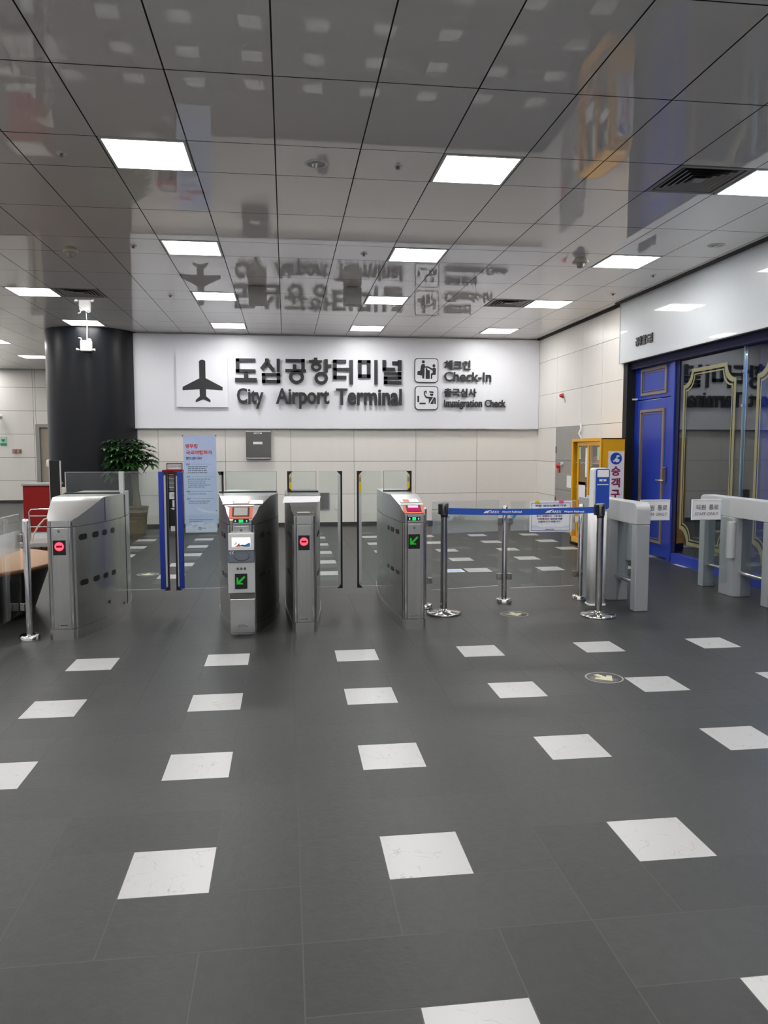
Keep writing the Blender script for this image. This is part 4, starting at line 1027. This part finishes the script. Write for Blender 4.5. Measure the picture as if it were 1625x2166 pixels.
# ================================================================== WIDE SILVER GATE ARMS
def wide_gate(xo, label, flapdir):
    """xo: x of the left side of the legs"""
    x0, x1 = xo, xo + .135
    y0, y1 = 6.58, 7.80
    t = thing('wide_gate', label, 'wide gate', (xo + .07, 7.2, 0), 'silver wide passage gates')
    # top rail with rounded ends
    prof = rrect(y0, y1, .815, .998, .07, 8)
    prof = [(y, z) if z > .88 else (y, max(z, .815)) for y, z in rrect(y0, y1, .80, .998, .055, 8)]
    prof = [(y0, .80), (y1, .80), (y1, .93)] + [(y1 - .07 + .07 * math.cos(a), .928 + .07 * math.sin(a)) for a in [PI / 2 * k / 8 for k in range(1, 9)]] + [(y0 + .07 - .07 * math.sin(a), .928 + .07 * math.cos(a)) for a in [PI / 2 * k / 8 for k in range(0, 9)]]
    obj('top_rail', MB().prism(prof, (x0, 0, 0), (0, 1, 0), (0, 0, 1), (x1 - x0, 0, 0)), 'alu_light', t, bevel=.006)
    for (a, b) in ((y0, y0 + .10), (y1 - .10, y1)):
        obj('leg', MB().box(x0 + .002, x1 - .002, a, b, 0, .797), 'alu', t, bevel=.008)
    xp = x0 - .03 if flapdir < 0 else x0 + .02
    obj('pillar', MB().prism([(x0 - .02, 7.12), (x0 + .06, 7.10), (x1 + .05, 7.12), (x1 + .05, 7.36), (x0 - .02, 7.36)], (0, 0, 0), (1, 0, 0), (0, 1, 0), (0, 0, .799)), 'alu', t, bevel=.006)
    for (a, b) in ((y0 + .10, 7.12), (7.36, y1 - .10)):
        obj('foot_rail', MB().cyl((x0 + .06, a, .245), (x0 + .06, b, .245), .022).cyl((x0 + .10, a, .225), (x0 + .10, b, .225), .014), 'chrome', t)
        obj('side_glass', MB().box(x0 + .055, x0 + .065, a, b, .29, .80), 'glass', t)
    xh = x1 + .065 if flapdir > 0 else x0 - .045
    obj('hinge_sleeve', MB().cyl((xh, 7.12, .40), (xh, 7.12, .76), .045), 'alu_light', t, bevel=.003)
    f0, f1 = (xh + .03, xh + .42) if flapdir > 0 else (xh - .40, xh - .03)
    fl_ = obj('glass_flap', MB().prism(rrect(f0, f1, .14, .985, .03), (0, 7.125, 0), (1, 0, 0), (0, 0, 1), (0, -.01, 0)), 'glass', t)
    return t, f0, f1
def staff_sign(x0, x1, label):
    t = thing('staff_sign', label, 'sign', ((x0 + x1) / 2, 7.09, .79), 'white STAFF ONLY signs')
    obj('plate', MB().box(x0, x1, 7.095, 7.112, .785, .990), 'paper', t, bevel=.002)
    obj('border', MB().frame(x0 + .006, x1 - .006, .790, .985, .003, 7.092, .003), 'cloud', t)
    w = x1 - x0; mb = MB()
    texty(mb, '직원', x0 + w * .12, x0 + w * .46, .885, .938, 7.093, depth=.001, offset=.025)
    texty(mb, '통로', x0 + w * .57, x0 + w * .90, .885, .938, 7.093, depth=.001, offset=.025)
    texty(mb, 'STAFF ONLY', x0 + w * .10, x0 + w * .90, .832, .862, 7.093, depth=.001, offset=.005)
    obj('lettering', mb, 'greyprint', t)
t, f0, f1 = wide_gate(3.155, 'left silver wide gate frame beside the blue and white stand', 1)
obj('side_panel', MB().box(2.985, 3.01, 7.25, 7.55, 0, 1.0).box(3.01, 3.16, 7.36, 7.5, .82, .98), 'alu', t, bevel=.005)
staff_sign(3.44, 3.745, 'left STAFF ONLY sign, half hidden by the silver gate')
t, f0, f1 = wide_gate(4.46, 'right silver wide gate frame cut by the right edge of the photo', -1)
staff_sign(3.975, 4.285, 'right STAFF ONLY sign, fully visible in front of the shop window')

# ================================================================== YELLOW CABINET
cx0, cx1, cy0, cy1, cz1 = 4.42, 4.79, 10.38, 11.50, 1.635
t = thing('equipment_cabinet', 'yellow metal cabinet with glass sliding doors and a white side sign', 'cabinet', (4.60, 10.94, 0))
cb = MB().box(cx0 + .01, cx1, cy0, cy0 + .02, 0, cz1); cb.box(cx0 + .01, cx1, cy1 - .02, cy1, 0, cz1); cb.box(cx1 - .02, cx1, cy0, cy1, 0, cz1)
cb.box(cx0 + .01, cx1, cy0, cy1, cz1 - .02, cz1); cb.box(cx0 + .01, cx1, cy0, cy1, 0, .12)
obj('carcass', cb, 'yellow', t, bevel=.003)
cb = MB().framex(cy0, cy1, 0.0, cz1, .045, cx0, .02); cb.box(cx0, cx0 + .02, cy0, cy1, 0, .13)
obj('front_frame', cb, 'yellow', t)
obj('interior', MB().box(cx1 - .03, cx1 - .021, cy0 + .02, cy1 - .02, .12, cz1 - .02), 'beigeinside', t)
for z in (.5, .88, 1.26): obj('shelf', MB().box(cx0 + .06, cx1 - .03, cy0 + .02, cy1 - .02, z, z + .012), 'cream_plastic', t)
for nm, a, b, xx in (('sliding_door', cy0 + .045, cy0 + .54, cx0 + .02), ('sliding_door', cy0 + .46, cy1 - .13, cx0 + .042)):
    dd = obj(nm, MB().framex(a, b, .135, cz1 - .05, .055, xx, .018), 'yellow', t)
    obj('door_glass', MB().box(xx + .008, xx + .011, a + .055, b - .055, .19, cz1 - .105), 'glass', dd)
    zt = cz1 - .11
    if xx < cx0 + .03:
        st = [(a + .06, a + .14, zt - .2, zt - .02, 'mint'), (a + .06, a + .30, 1.02, 1.16, 'paper'), (a + .1, a + .3, .3, .36, 'mint')]
    else:
        st = [(b - .13, b - .06, zt - .2, zt - .02, 'mint'), (a + .1, a + .22, 1.06, zt - .03, 'paper'), (b - .32, b - .06, .70, .98, 'paper'), (b - .32, b - .06, .935, .98, 'signblue'), (b - .33, b - .06, .52, .62, 'pinkprint')]
    for (u, v, z0_, z1_, mm) in st: obj('sticker', MB().box(xx + .004, xx + .0075, u, v, z0_, z1_), mm, dd)
for k, (yy_, zz_, hh, mm) in enumerate(((10.7, 1.272, .1, 'pinkprint'), (11.05, 1.272, .08, 'cream_plastic'), (10.8, .892, .14, 'brown'), (11.1, .892, .1, 'redlight'), (10.7, .512, .12, 'brown'), (11.02, .512, .1, 'orange'))):
    tag(obj('stored_box', MB().box(4.53, 4.70, yy_, yy_ + .18, zz_, zz_ + hh), mm, bevel=.004),
        ['pale pink box on the top shelf of the yellow cabinet', 'cream box on the top shelf of the yellow cabinet', 'tan box on the middle shelf of the yellow cabinet', 'red box on the middle shelf of the yellow cabinet', 'tan box on the bottom shelf of the yellow cabinet', 'orange box on the bottom shelf of the yellow cabinet'][k], 'box', 'boxes in the yellow cabinet')
sp = obj('side_sign', MB().box(4.53, 4.765, cy0 - .006, cy0, .60, 1.45), 'paper', t)
obj('blue_disc', MB().wall(disc(4.643, 1.345, .085, 36), cy0 - .008, .002), 'signblue', sp)
obj('mask_pictogram', MB().wall([(4.643 + (u - 4.695) * .8, 1.345 + (v - 1.34) * .8) for u, v in [(4.63, 1.30), (4.66, 1.31), (4.675, 1.34), (4.70, 1.35), (4.70, 1.395), (4.755, 1.40), (4.76, 1.37), (4.72, 1.36), (4.72, 1.33), (4.755, 1.33), (4.755, 1.29), (4.71, 1.27), (4.68, 1.29), (4.65, 1.28)]], cy0 - .009, .001), 'paper', sp)
mb = MB()
for k, ch in enumerate('승객구호'): texty(mb, ch, 4.575, 4.71, 1.10 - k * .165, 1.235 - k * .165, cy0 - .008, depth=.002, offset=.035)
obj('lettering', mb, 'maroon', sp)

# ================================================================== BANNER, LEAFLET STAND, PLANT
t = thing('standing_banner', 'pale blue standing banner with red Korean heading before the back wall', 'banner', (-1.47, 13.55, 0))
bx = lambda z, s: (-1.748 + .010 * (1.72 - z)) if s < 0 else (-1.186 + .0 * z)
YN = 13.55
bp = [(-1.735, .03), (-1.190, .03), (-1.190, 1.71), (-1.745, 1.71)]
bn = obj('print_sheet', MB().wall(bp, YN, .003), 'banner', t)
mb = MB()
texty(mb, '병무청', -1.705, -1.505, 1.49, 1.565, YN - .001, depth=.001, offset=.035)
texty(mb, '국외여행허가', -1.700, -1.26, 1.38, 1.455, YN - .001, depth=.001, offset=.035)
obj('red_heading', mb, 'bred', bn)
obj('navy_heading', texty(MB(), '받으셨나요?', -1.700, -1.435, 1.295, 1.345, YN - .001, depth=.001, offset=.035), 'bnavy', bn)
mb = MB(); lines = MB(); r2 = random.Random(5)
for head, z, n in (('대상', 1.215, 4), ('시기', 1.0, 5), ('방법', .745, 1), ('문의', .62, 2)):
    texty(mb, head, -1.70, -1.64, z - .015, z + .015, YN - .001, depth=.001, offset=.03)
    lines.box(-1.61, -1.25, YN - .001, YN, z, z + .004)
    for k in range(n):
        zz_ = z - .042 - k * .034; x = -1.675
        end = r2.uniform(-1.42, -1.29)
        while x < end:
            w = r2.uniform(.02, .06); lines.box(x, min(x + w, end), YN - .001, YN, zz_ - .006, zz_ + .006); x += w + .009
for zz_, e_ in ((.255, -1.26), (.222, -1.44)):
    x = -1.67
    while x < e_: lines.box(x, min(x + .05, e_), YN - .001, YN, zz_ - .004, zz_ + .004); x += .058
obj('section_heading', mb, 'bnavy', bn); obj('body_text', lines, 'bgrey', bn)
obj('airplane_picture', MB().wall([(-1.56, .465), (-1.54, .47), (-1.42, .425), (-1.30, .40), (-1.195, .40), (-1.195, .375), (-1.30, .372), (-1.40, .385), (-1.43, .37), (-1.44, .392), (-1.52, .43)], YN - .0015, .001).wall([(-1.225, .40), (-1.195, .425), (-1.195, .40)], YN - .002, .001, 1), ['cloud', 'bnavy'], bn)
cm = MB(); r3 = random.Random(2)
for k in range(26):
    cm.wall(disc(-1.70 + r3.random() * .47, .07 + r3.random() * .13, .03 + r3.random() * .022, 18, .018 + r3.random() * .012), YN - .0006 - k * .00002, .0005)
cm.wall([(-1.73, .035), (-1.195, .035), (-1.195, .12), (-1.4, .10), (-1.73, .13)], YN - .0013, .0005)
obj('cloud_picture', cm, 'cloud', bn)
mb = MB(); ring(mb, (-1.49, .105), (.025, .025), (.015, .015), YN - .003, .001, 20)
texty(mb, '병무청', -1.45, -1.38, .095, .115, YN - .002, depth=.001, offset=.01)
obj('emblem', mb, 'bnavy', bn)
obj('grommet', MB().cyl((-1.752, YN - .012, 1.708), (-1.752, YN + .004, 1.708), .012, n=12).cyl((-1.192, YN - .012, 1.708), (-1.192, YN + .004, 1.708), .012, n=12).cyl((-1.19, YN - .012, .06), (-1.19, YN + .004, .06), .012, n=12), 'darksteel', t)
obj('support_frame', MB().tube([(-1.75, YN + .005, 1.708), (-1.468, YN + .12, .9), (-1.2, YN + .02, .06)], .006).tube([(-1.192, YN + .005, 1.708), (-1.468, YN + .12, .9), (-1.74, YN + .02, .03)], .006).tube([(-1.468, YN + .12, .9), (-1.468, YN + .5, .006)], .006), 'darksteel', t)

t = thing('leaflet_stand', 'black and red leaflet stand with framed sign seen between the blue flaps', 'leaflet stand', (-2.0, 14.2, 0))
YL = 14.1
obj('red_top', MB().box(-2.195, -1.84, YL, YL + .3, 1.045, 1.10), 'red', t)
obj('back_panel', MB().box(-2.17, -1.86, YL + .24, YL + .28, .07, 1.045), 'blackmat', t)
sg = obj('framed_sign', MB().frame(-2.13, -1.85, 1.10, 1.225, .012, YL + .1, .02), 'base', t)
obj('sign_face', MB().box(-2.118, -1.862, YL + .112, YL + .118, 1.112, 1.213), 'paper', sg)
obj('sign_text', texty(MB(), '민행무료기관', -2.10, -1.88, 1.145, 1.18, YL + .111, depth=.001, offset=.005), 'greyprint', sg)
for k in range(4): 
    z = .96 - k * .078
    lf = obj('leaflet', MB().add([(-2.09, YL + .05 + .02 * k, z), (-1.965, YL + .05 + .02 * k, z), (-1.965, YL + .10 + .02 * k, z + .07), (-2.09, YL + .10 + .02 * k, z + .07)], [(0, 1, 2, 3)]), 'greyprint', t)
    obj('leaflet_edge', MB().box(-2.09, -1.965, YL + .045 + .02 * k, YL + .05 + .02 * k, z + .055, z + .07), 'paper', lf)
pb = obj('paper_block', MB().box(-2.085, -1.95, YL + .05, YL + .20, .58, .70), 'paper', t)
obj('block_text', texty(MB(), '21', -2.045, -2.0, .625, .66, YL + .049, depth=.001, offset=.02), 'greyprint', pb)
obj('label_card', MB().box(-2.03, -1.94, YL + .03, YL + .04, .44, .56), 'paper', t)
obj('device', MB().prism(rrect(-2.08, -1.92, .10, .40, .03), (0, YL + .05, 0), (1, 0, 0), (0, 0, 1), (0, .15, 0)), 'black', t)
obj('device_cap', MB().lathe([(.05, .38), (.055, .40), (.03, .415)], (-2.02, YL + .1, 0), 20), 'alu_light', t)
obj('foot_block', MB().box(-2.07, -1.93, YL + .05, YL + .24, 0, .09), 'cream', t)

t = thing('potted_plant', 'money tree with dark glossy leaves in an olive pot beside the column', 'potted plant', (-2.51, 13.42, 0))
px_, py_ = -2.51, 13.42
obj('pot', MB().lathe([(.135, 0), (.14, .05), (.142, .055), (.14, .06), (.155, .30), (.165, .40), (.178, .405), (.178, .415), (.172, .42), (.182, .485), (.190, .49), (.188, .505), (.172, .505), (.165, .46)], (px_, py_, 0), 40), 'pot', t)
obj('soil', MB().lathe([(.165, .46), (.001, .47)], (px_, py_, 0), 24), 'soil', t)
obj('trunk', MB().tube([(px_ + .0, py_, .45), (px_ - .01, py_, .65), (px_ - .03, py_, .9), (px_ - .05, py_, 1.12), (px_ - .05, py_, 1.25)], [.072, .062, .052, .045, .03], 16), 'bark', t)
tips = []; br = MB(); rb = random.Random(11)
for k in range(16):
    a = 2 * PI * k / 16 * 1.9 + rb.uniform(-.3, .3); el = rb.uniform(.05, 1.2)
    r_ = rb.uniform(.14, .26)
    e_ = Vector((px_ - .12 + r_ * math.cos(a) * 1.0, py_ + r_ * math.sin(a) * .8, 1.26 + .30 * math.sin(el)))
    br.tube([(px_ - .05, py_, 1.15 + .1 * rb.random()), ((px_ + e_.x) / 2 - .03, (py_ + e_.y) / 2, (1.2 + e_.z) / 2 + .05), e_], [.012, .008, .005], 6)
    tips.append(e_)
obj('branches', br, 'bark', t)
lf = MB()
def leaf(p, d, up, ln_, w):
    d = d.normalized(); s = d.cross(up).normalized(); u = s.cross(d)
    prof = [(0, .06), (.25, .65), (.5, 1), (.75, .75), (1, .03)]; vs = []
    for tt, ww in prof:
        c = p + d * ln_ * tt - Vector((0, 0, 1)) * ln_ * .55 * tt * tt
        vs += [c - s * w * ww / 2 + u * .15 * w * ww, c, c + s * w * ww / 2 + u * .15 * w * ww]
    fs = []
    for k in range(4):
        i = 3 * k; fs += [[i, i + 1, i + 4, i + 3], [i + 1, i + 2, i + 5, i + 4]]
    lf.add(vs, fs, 0, True)
for e_ in tips:
    for c_ in range(10):
        base = e_ + Vector((rb.uniform(-.14, .12), rb.uniform(-.10, .10), rb.uniform(-.26, .10)))
        ang0 = rb.uniform(0, 2 * PI); nl = 6
        out = (base - Vector((px_ - .07, py_, 1.25))).normalized()
        for k in range(nl):
            a = ang0 + 2 * PI * k / nl
            d_ = Vector((math.cos(a), math.sin(a), rb.uniform(-.1, .5))) + out * .7
            leaf(base, d_, Vector((0, 0, 1)), rb.uniform(.12, .19), rb.uniform(.05, .075))
obj('foliage', lf, 'leaf', t)

# ================================================================== LEFT SIDE OBJECTS
t = thing('oval_table', 'low brown oval table on a tapered black base at the left edge', 'table', (-3.0, 7.25, 0))
tx, ty = -2.98, 7.25
obj('tabletop', MB().lathe([(.001, .44), (.95, .44), (.965, .448), (.965, .472), (.95, .48), (.001, .48)], (tx, ty, 0), 72, sx=.92, sy=1.0), 'wood', t)
obj('edge_band', MB().lathe([(.9655, .445), (.970, .45), (.970, .47), (.9655, .475)], (tx, ty, 0), 72, sx=.92, sy=1.0), 'woodedge', t)
obj('base', MB().lathe([(.70, 0), (.74, .03), (.90, .438)], (tx, ty, 0), 64, sx=.90, sy=1.0), 'blackmat', t)

t = thing('red_counter', 'red counter with grey top behind the luggage trolley at left', 'counter', (-4.1, 13.3, 0))
rx0, rx1, ryy = -4.30, -3.80, 13.2
obj('body', MB().box(rx0 + .02, rx1, ryy, ryy + .5, .12, .88), 'red', t)
obj('top', MB().box(rx0, rx1 + .02, ryy - .03, ryy + .5, .88, .915), 'greymid', t, bevel=.004)
obj('plinth', MB().box(rx0 + .02, rx1, ryy + .02, ryy + .48, 0, .12), 'white', t)
t = thing('luggage_trolley', 'steel luggage trolley parked before the red counter', 'trolley', (-3.55, 11.9, 0))
ax, ay = -3.72, 11.8
mb = MB()
mb.tube([(ax - .02, ay, .12), (ax - .03, ay, .56), (ax + .0, ay, .60), (ax + .55, ay, .60), (ax + .6, ay, .56), (ax + .6, ay, .12)], .012)
mb.tube([(ax - .03, ay, .50), (ax + .6, ay, .50)], .009).tube([(ax - .02, ay, .34), (ax + .6, ay, .34)], .009)
obj('basket_frame', mb, 'chrome', t)
obj('curved_bar', MB().tube([(ax + .02, ay - .1, .12), (ax + .06, ay - .12, .24), (ax + .13, ay - .14, .36), (ax + .22, ay - .15, .46), (ax + .4, ay - .15, .52)], .012), 'cream_plastic', t)
obj('deck', MB().box(ax - .1, ax + .62, ay - .35, ay + .3, .10, .125).box(ax - .12, ax + .62, ay - .37, ay - .35, .085, .14), 'greymid', t, bevel=.004)
for wx, wy in ((ax - .03, ay - .28), (ax + .5, ay - .28), (ax + .05, ay + .25), (ax + .5, ay + .25)):
    w_ = obj('wheel', MB().cyl((wx - .012, wy, .045), (wx + .012, wy, .045), .045), 'blackmat', t)
    obj('fork', MB().box(wx - .018, wx + .018, wy - .01, wy + .01, .045, .10), 'darksteel', w_)
t = thing('handheld_scanner', 'cream hand-held scanner on a stand in front of the red counter', 'scanner', (-3.38, 12.5, .9))
obj('body', MB().prism([(-.11, .0), (.05, .085), (.10, .08), (.10, .0), (.03, -.04), (-.05, -.035)], (-3.52, 12.5, .80), (1, 0, 0), (0, 0, 1), (0, .06, 0)), 'cream_plastic', t, bevel=.006)
obj('trigger_slot', MB().box(-3.57, -3.51, 12.494, 12.5, .795, .81), 'blackmat', t)
obj('grip', MB().cyl((-3.49, 12.53, .78), (-3.44, 12.53, .66), .028, .022), 'cream_plastic', t)
obj('stand_pole', MB().tube([(-3.44, 12.53, .68), (-3.42, 12.53, .5), (-3.42, 12.53, .02)], .012), 'darksteel', t)
obj('stand_base', MB().lathe([(.14, 0), (.14, .02), (.02, .03)], (-3.42, 12.53, 0), 24), 'darksteel', t)
t = thing('information_kiosk', 'tall narrow black kiosk with silver edges behind the leftmost gate', 'kiosk', (-2.98, 10.4, 0))
kx, ky = -3.035, 10.4
obj('body', MB().box(kx, kx + .125, ky, ky + .05, 0, 1.34), 'blackmat', t, bevel=.008)
obj('silver_edge', MB().box(kx - .008, kx, ky + .0, ky + .05, 0, 1.35).box(kx + .125, kx + .131, ky, ky + .05, 0, 1.33), 'alu_light', t)
obj('cap_lamp', MB().lathe([(.001, -.05), (.018, -.04), (.022, 0), (.018, .04), (.001, .05)], (kx - .02, ky + .02, 1.30), 16), 'white', t)

# ================================================================== FLOOR STICKERS
def arrow_sticker(x, y, r, label, ang):
    t = thing('floor_sticker', label, 'floor sticker', (x, y, 0), 'round arrow stickers on the floor')
    o = lambda m_: None
    obj('disc', MB().lathe([(r, .0), (r, .0012), (.001, .0012)], (x, y, 0), 36), 'grey', t)
    rg = MB(); n = 36
    vs = []
    for k in range(n):
        a = 2 * PI * k / n
        vs += [(x + r * .98 * math.cos(a), y + r * .98 * math.sin(a), .0018), (x + r * .90 * math.cos(a), y + r * .90 * math.sin(a), .0018)]
    rg.add(vs, [[2 * k, 2 * ((k + 1) % n), 2 * ((k + 1) % n) + 1, 2 * k + 1] for k in range(n)])
    obj('rim', rg, 'greymid', t)
    s = r * .62; pts = [(-.25, 1), (.25, 1), (.25, .05), (.6, .35), (.95, .1), (0, -1), (-.95, .1), (-.6, .35), (-.25, .05)]
    ca, sa = math.cos(ang), math.sin(ang)
    P2 = [(x + s * (u * ca - v * sa), y + s * (u * sa + v * ca)) for u, v in pts]
    obj('arrow', MB().prism(P2, (0, 0, .0014), (1, 0, 0), (0, 1, 0), (0, 0, .0008)), M['stickerarrow'], t)
M['stickerarrow'] = pmat('cream_arrow_print', (.62, .60, .40), .5, var=.15, vscale=30)
arrow_sticker(2.05, 4.68, .125, 'round arrow floor sticker nearest the camera, beside a white tile', .35)
arrow_sticker(2.035, 6.62, .13, 'round arrow floor sticker below the middle fence post', .1)
arrow_sticker(-1.64, 9.3, .13, 'round arrow floor sticker between the two left gates', 0)
t = thing('floor_notice', 'small sky blue sheet stuck on the floor behind the glass fence', 'floor sticker', (2.0, 9.1, 0))
obj('sheet', MB().box(1.88, 2.14, 8.98, 9.22, 0, .0015), 'paper', t)
obj('blue_print', MB().box(1.91, 2.11, 9.0, 9.20, .0015, .002), M['banner'], t)

# ================================================================== WORLD, CAMERA, VIEW
w = bpy.data.worlds.new('world'); bpy.context.scene.world = w; w.use_nodes = True
w.node_tree.nodes['Background'].inputs[0].default_value = (.5, .5, .52, 1); w.node_tree.nodes['Background'].inputs[1].default_value = .12
f, pitch, yaw, roll = 1.621256, math.radians(4.798556), math.radians(-7.296903), math.radians(-.0240518)
fwd = Vector((-math.sin(yaw) * math.cos(pitch), math.cos(yaw) * math.cos(pitch), -math.sin(pitch)))
right = Vector((math.cos(yaw), math.sin(yaw), 0)); up = right.cross(fwd)
r2_ = right * math.cos(roll) + up * math.sin(roll); u2_ = up * math.cos(roll) - right * math.sin(roll)
cam = bpy.data.cameras.new('camera'); cam.sensor_fit = 'VERTICAL'; cam.sensor_height = 36; cam.sensor_width = 27
cam.lens = f * 1000 / 2166 * 36; cam.clip_start = .05; cam.clip_end = 100
co_ = bpy.data.objects.new('camera', cam); COL.objects.link(co_)
co_.matrix_world = Matrix(((r2_.x, u2_.x, -fwd.x, 0), (r2_.y, u2_.y, -fwd.y, 0), (r2_.z, u2_.z, -fwd.z, 1.5), (0, 0, 0, 1)))
sc = bpy.context.scene; sc.camera = co_
sc.view_settings.view_transform = 'Standard'; sc.view_settings.look = 'None'; sc.view_settings.gamma = 1; sc.view_settings.exposure = .71
sc.view_settings.use_curve_mapping = False
sc.cycles.max_bounces = 8; sc.cycles.transparent_max_bounces = 20; sc.cycles.glossy_bounces = 5; sc.cycles.diffuse_bounces = 4
sc.cycles.caustics_reflective = False; sc.cycles.caustics_refractive = False
sc.cycles.use_denoising = True; sc.cycles.sample_clamp_indirect = 6
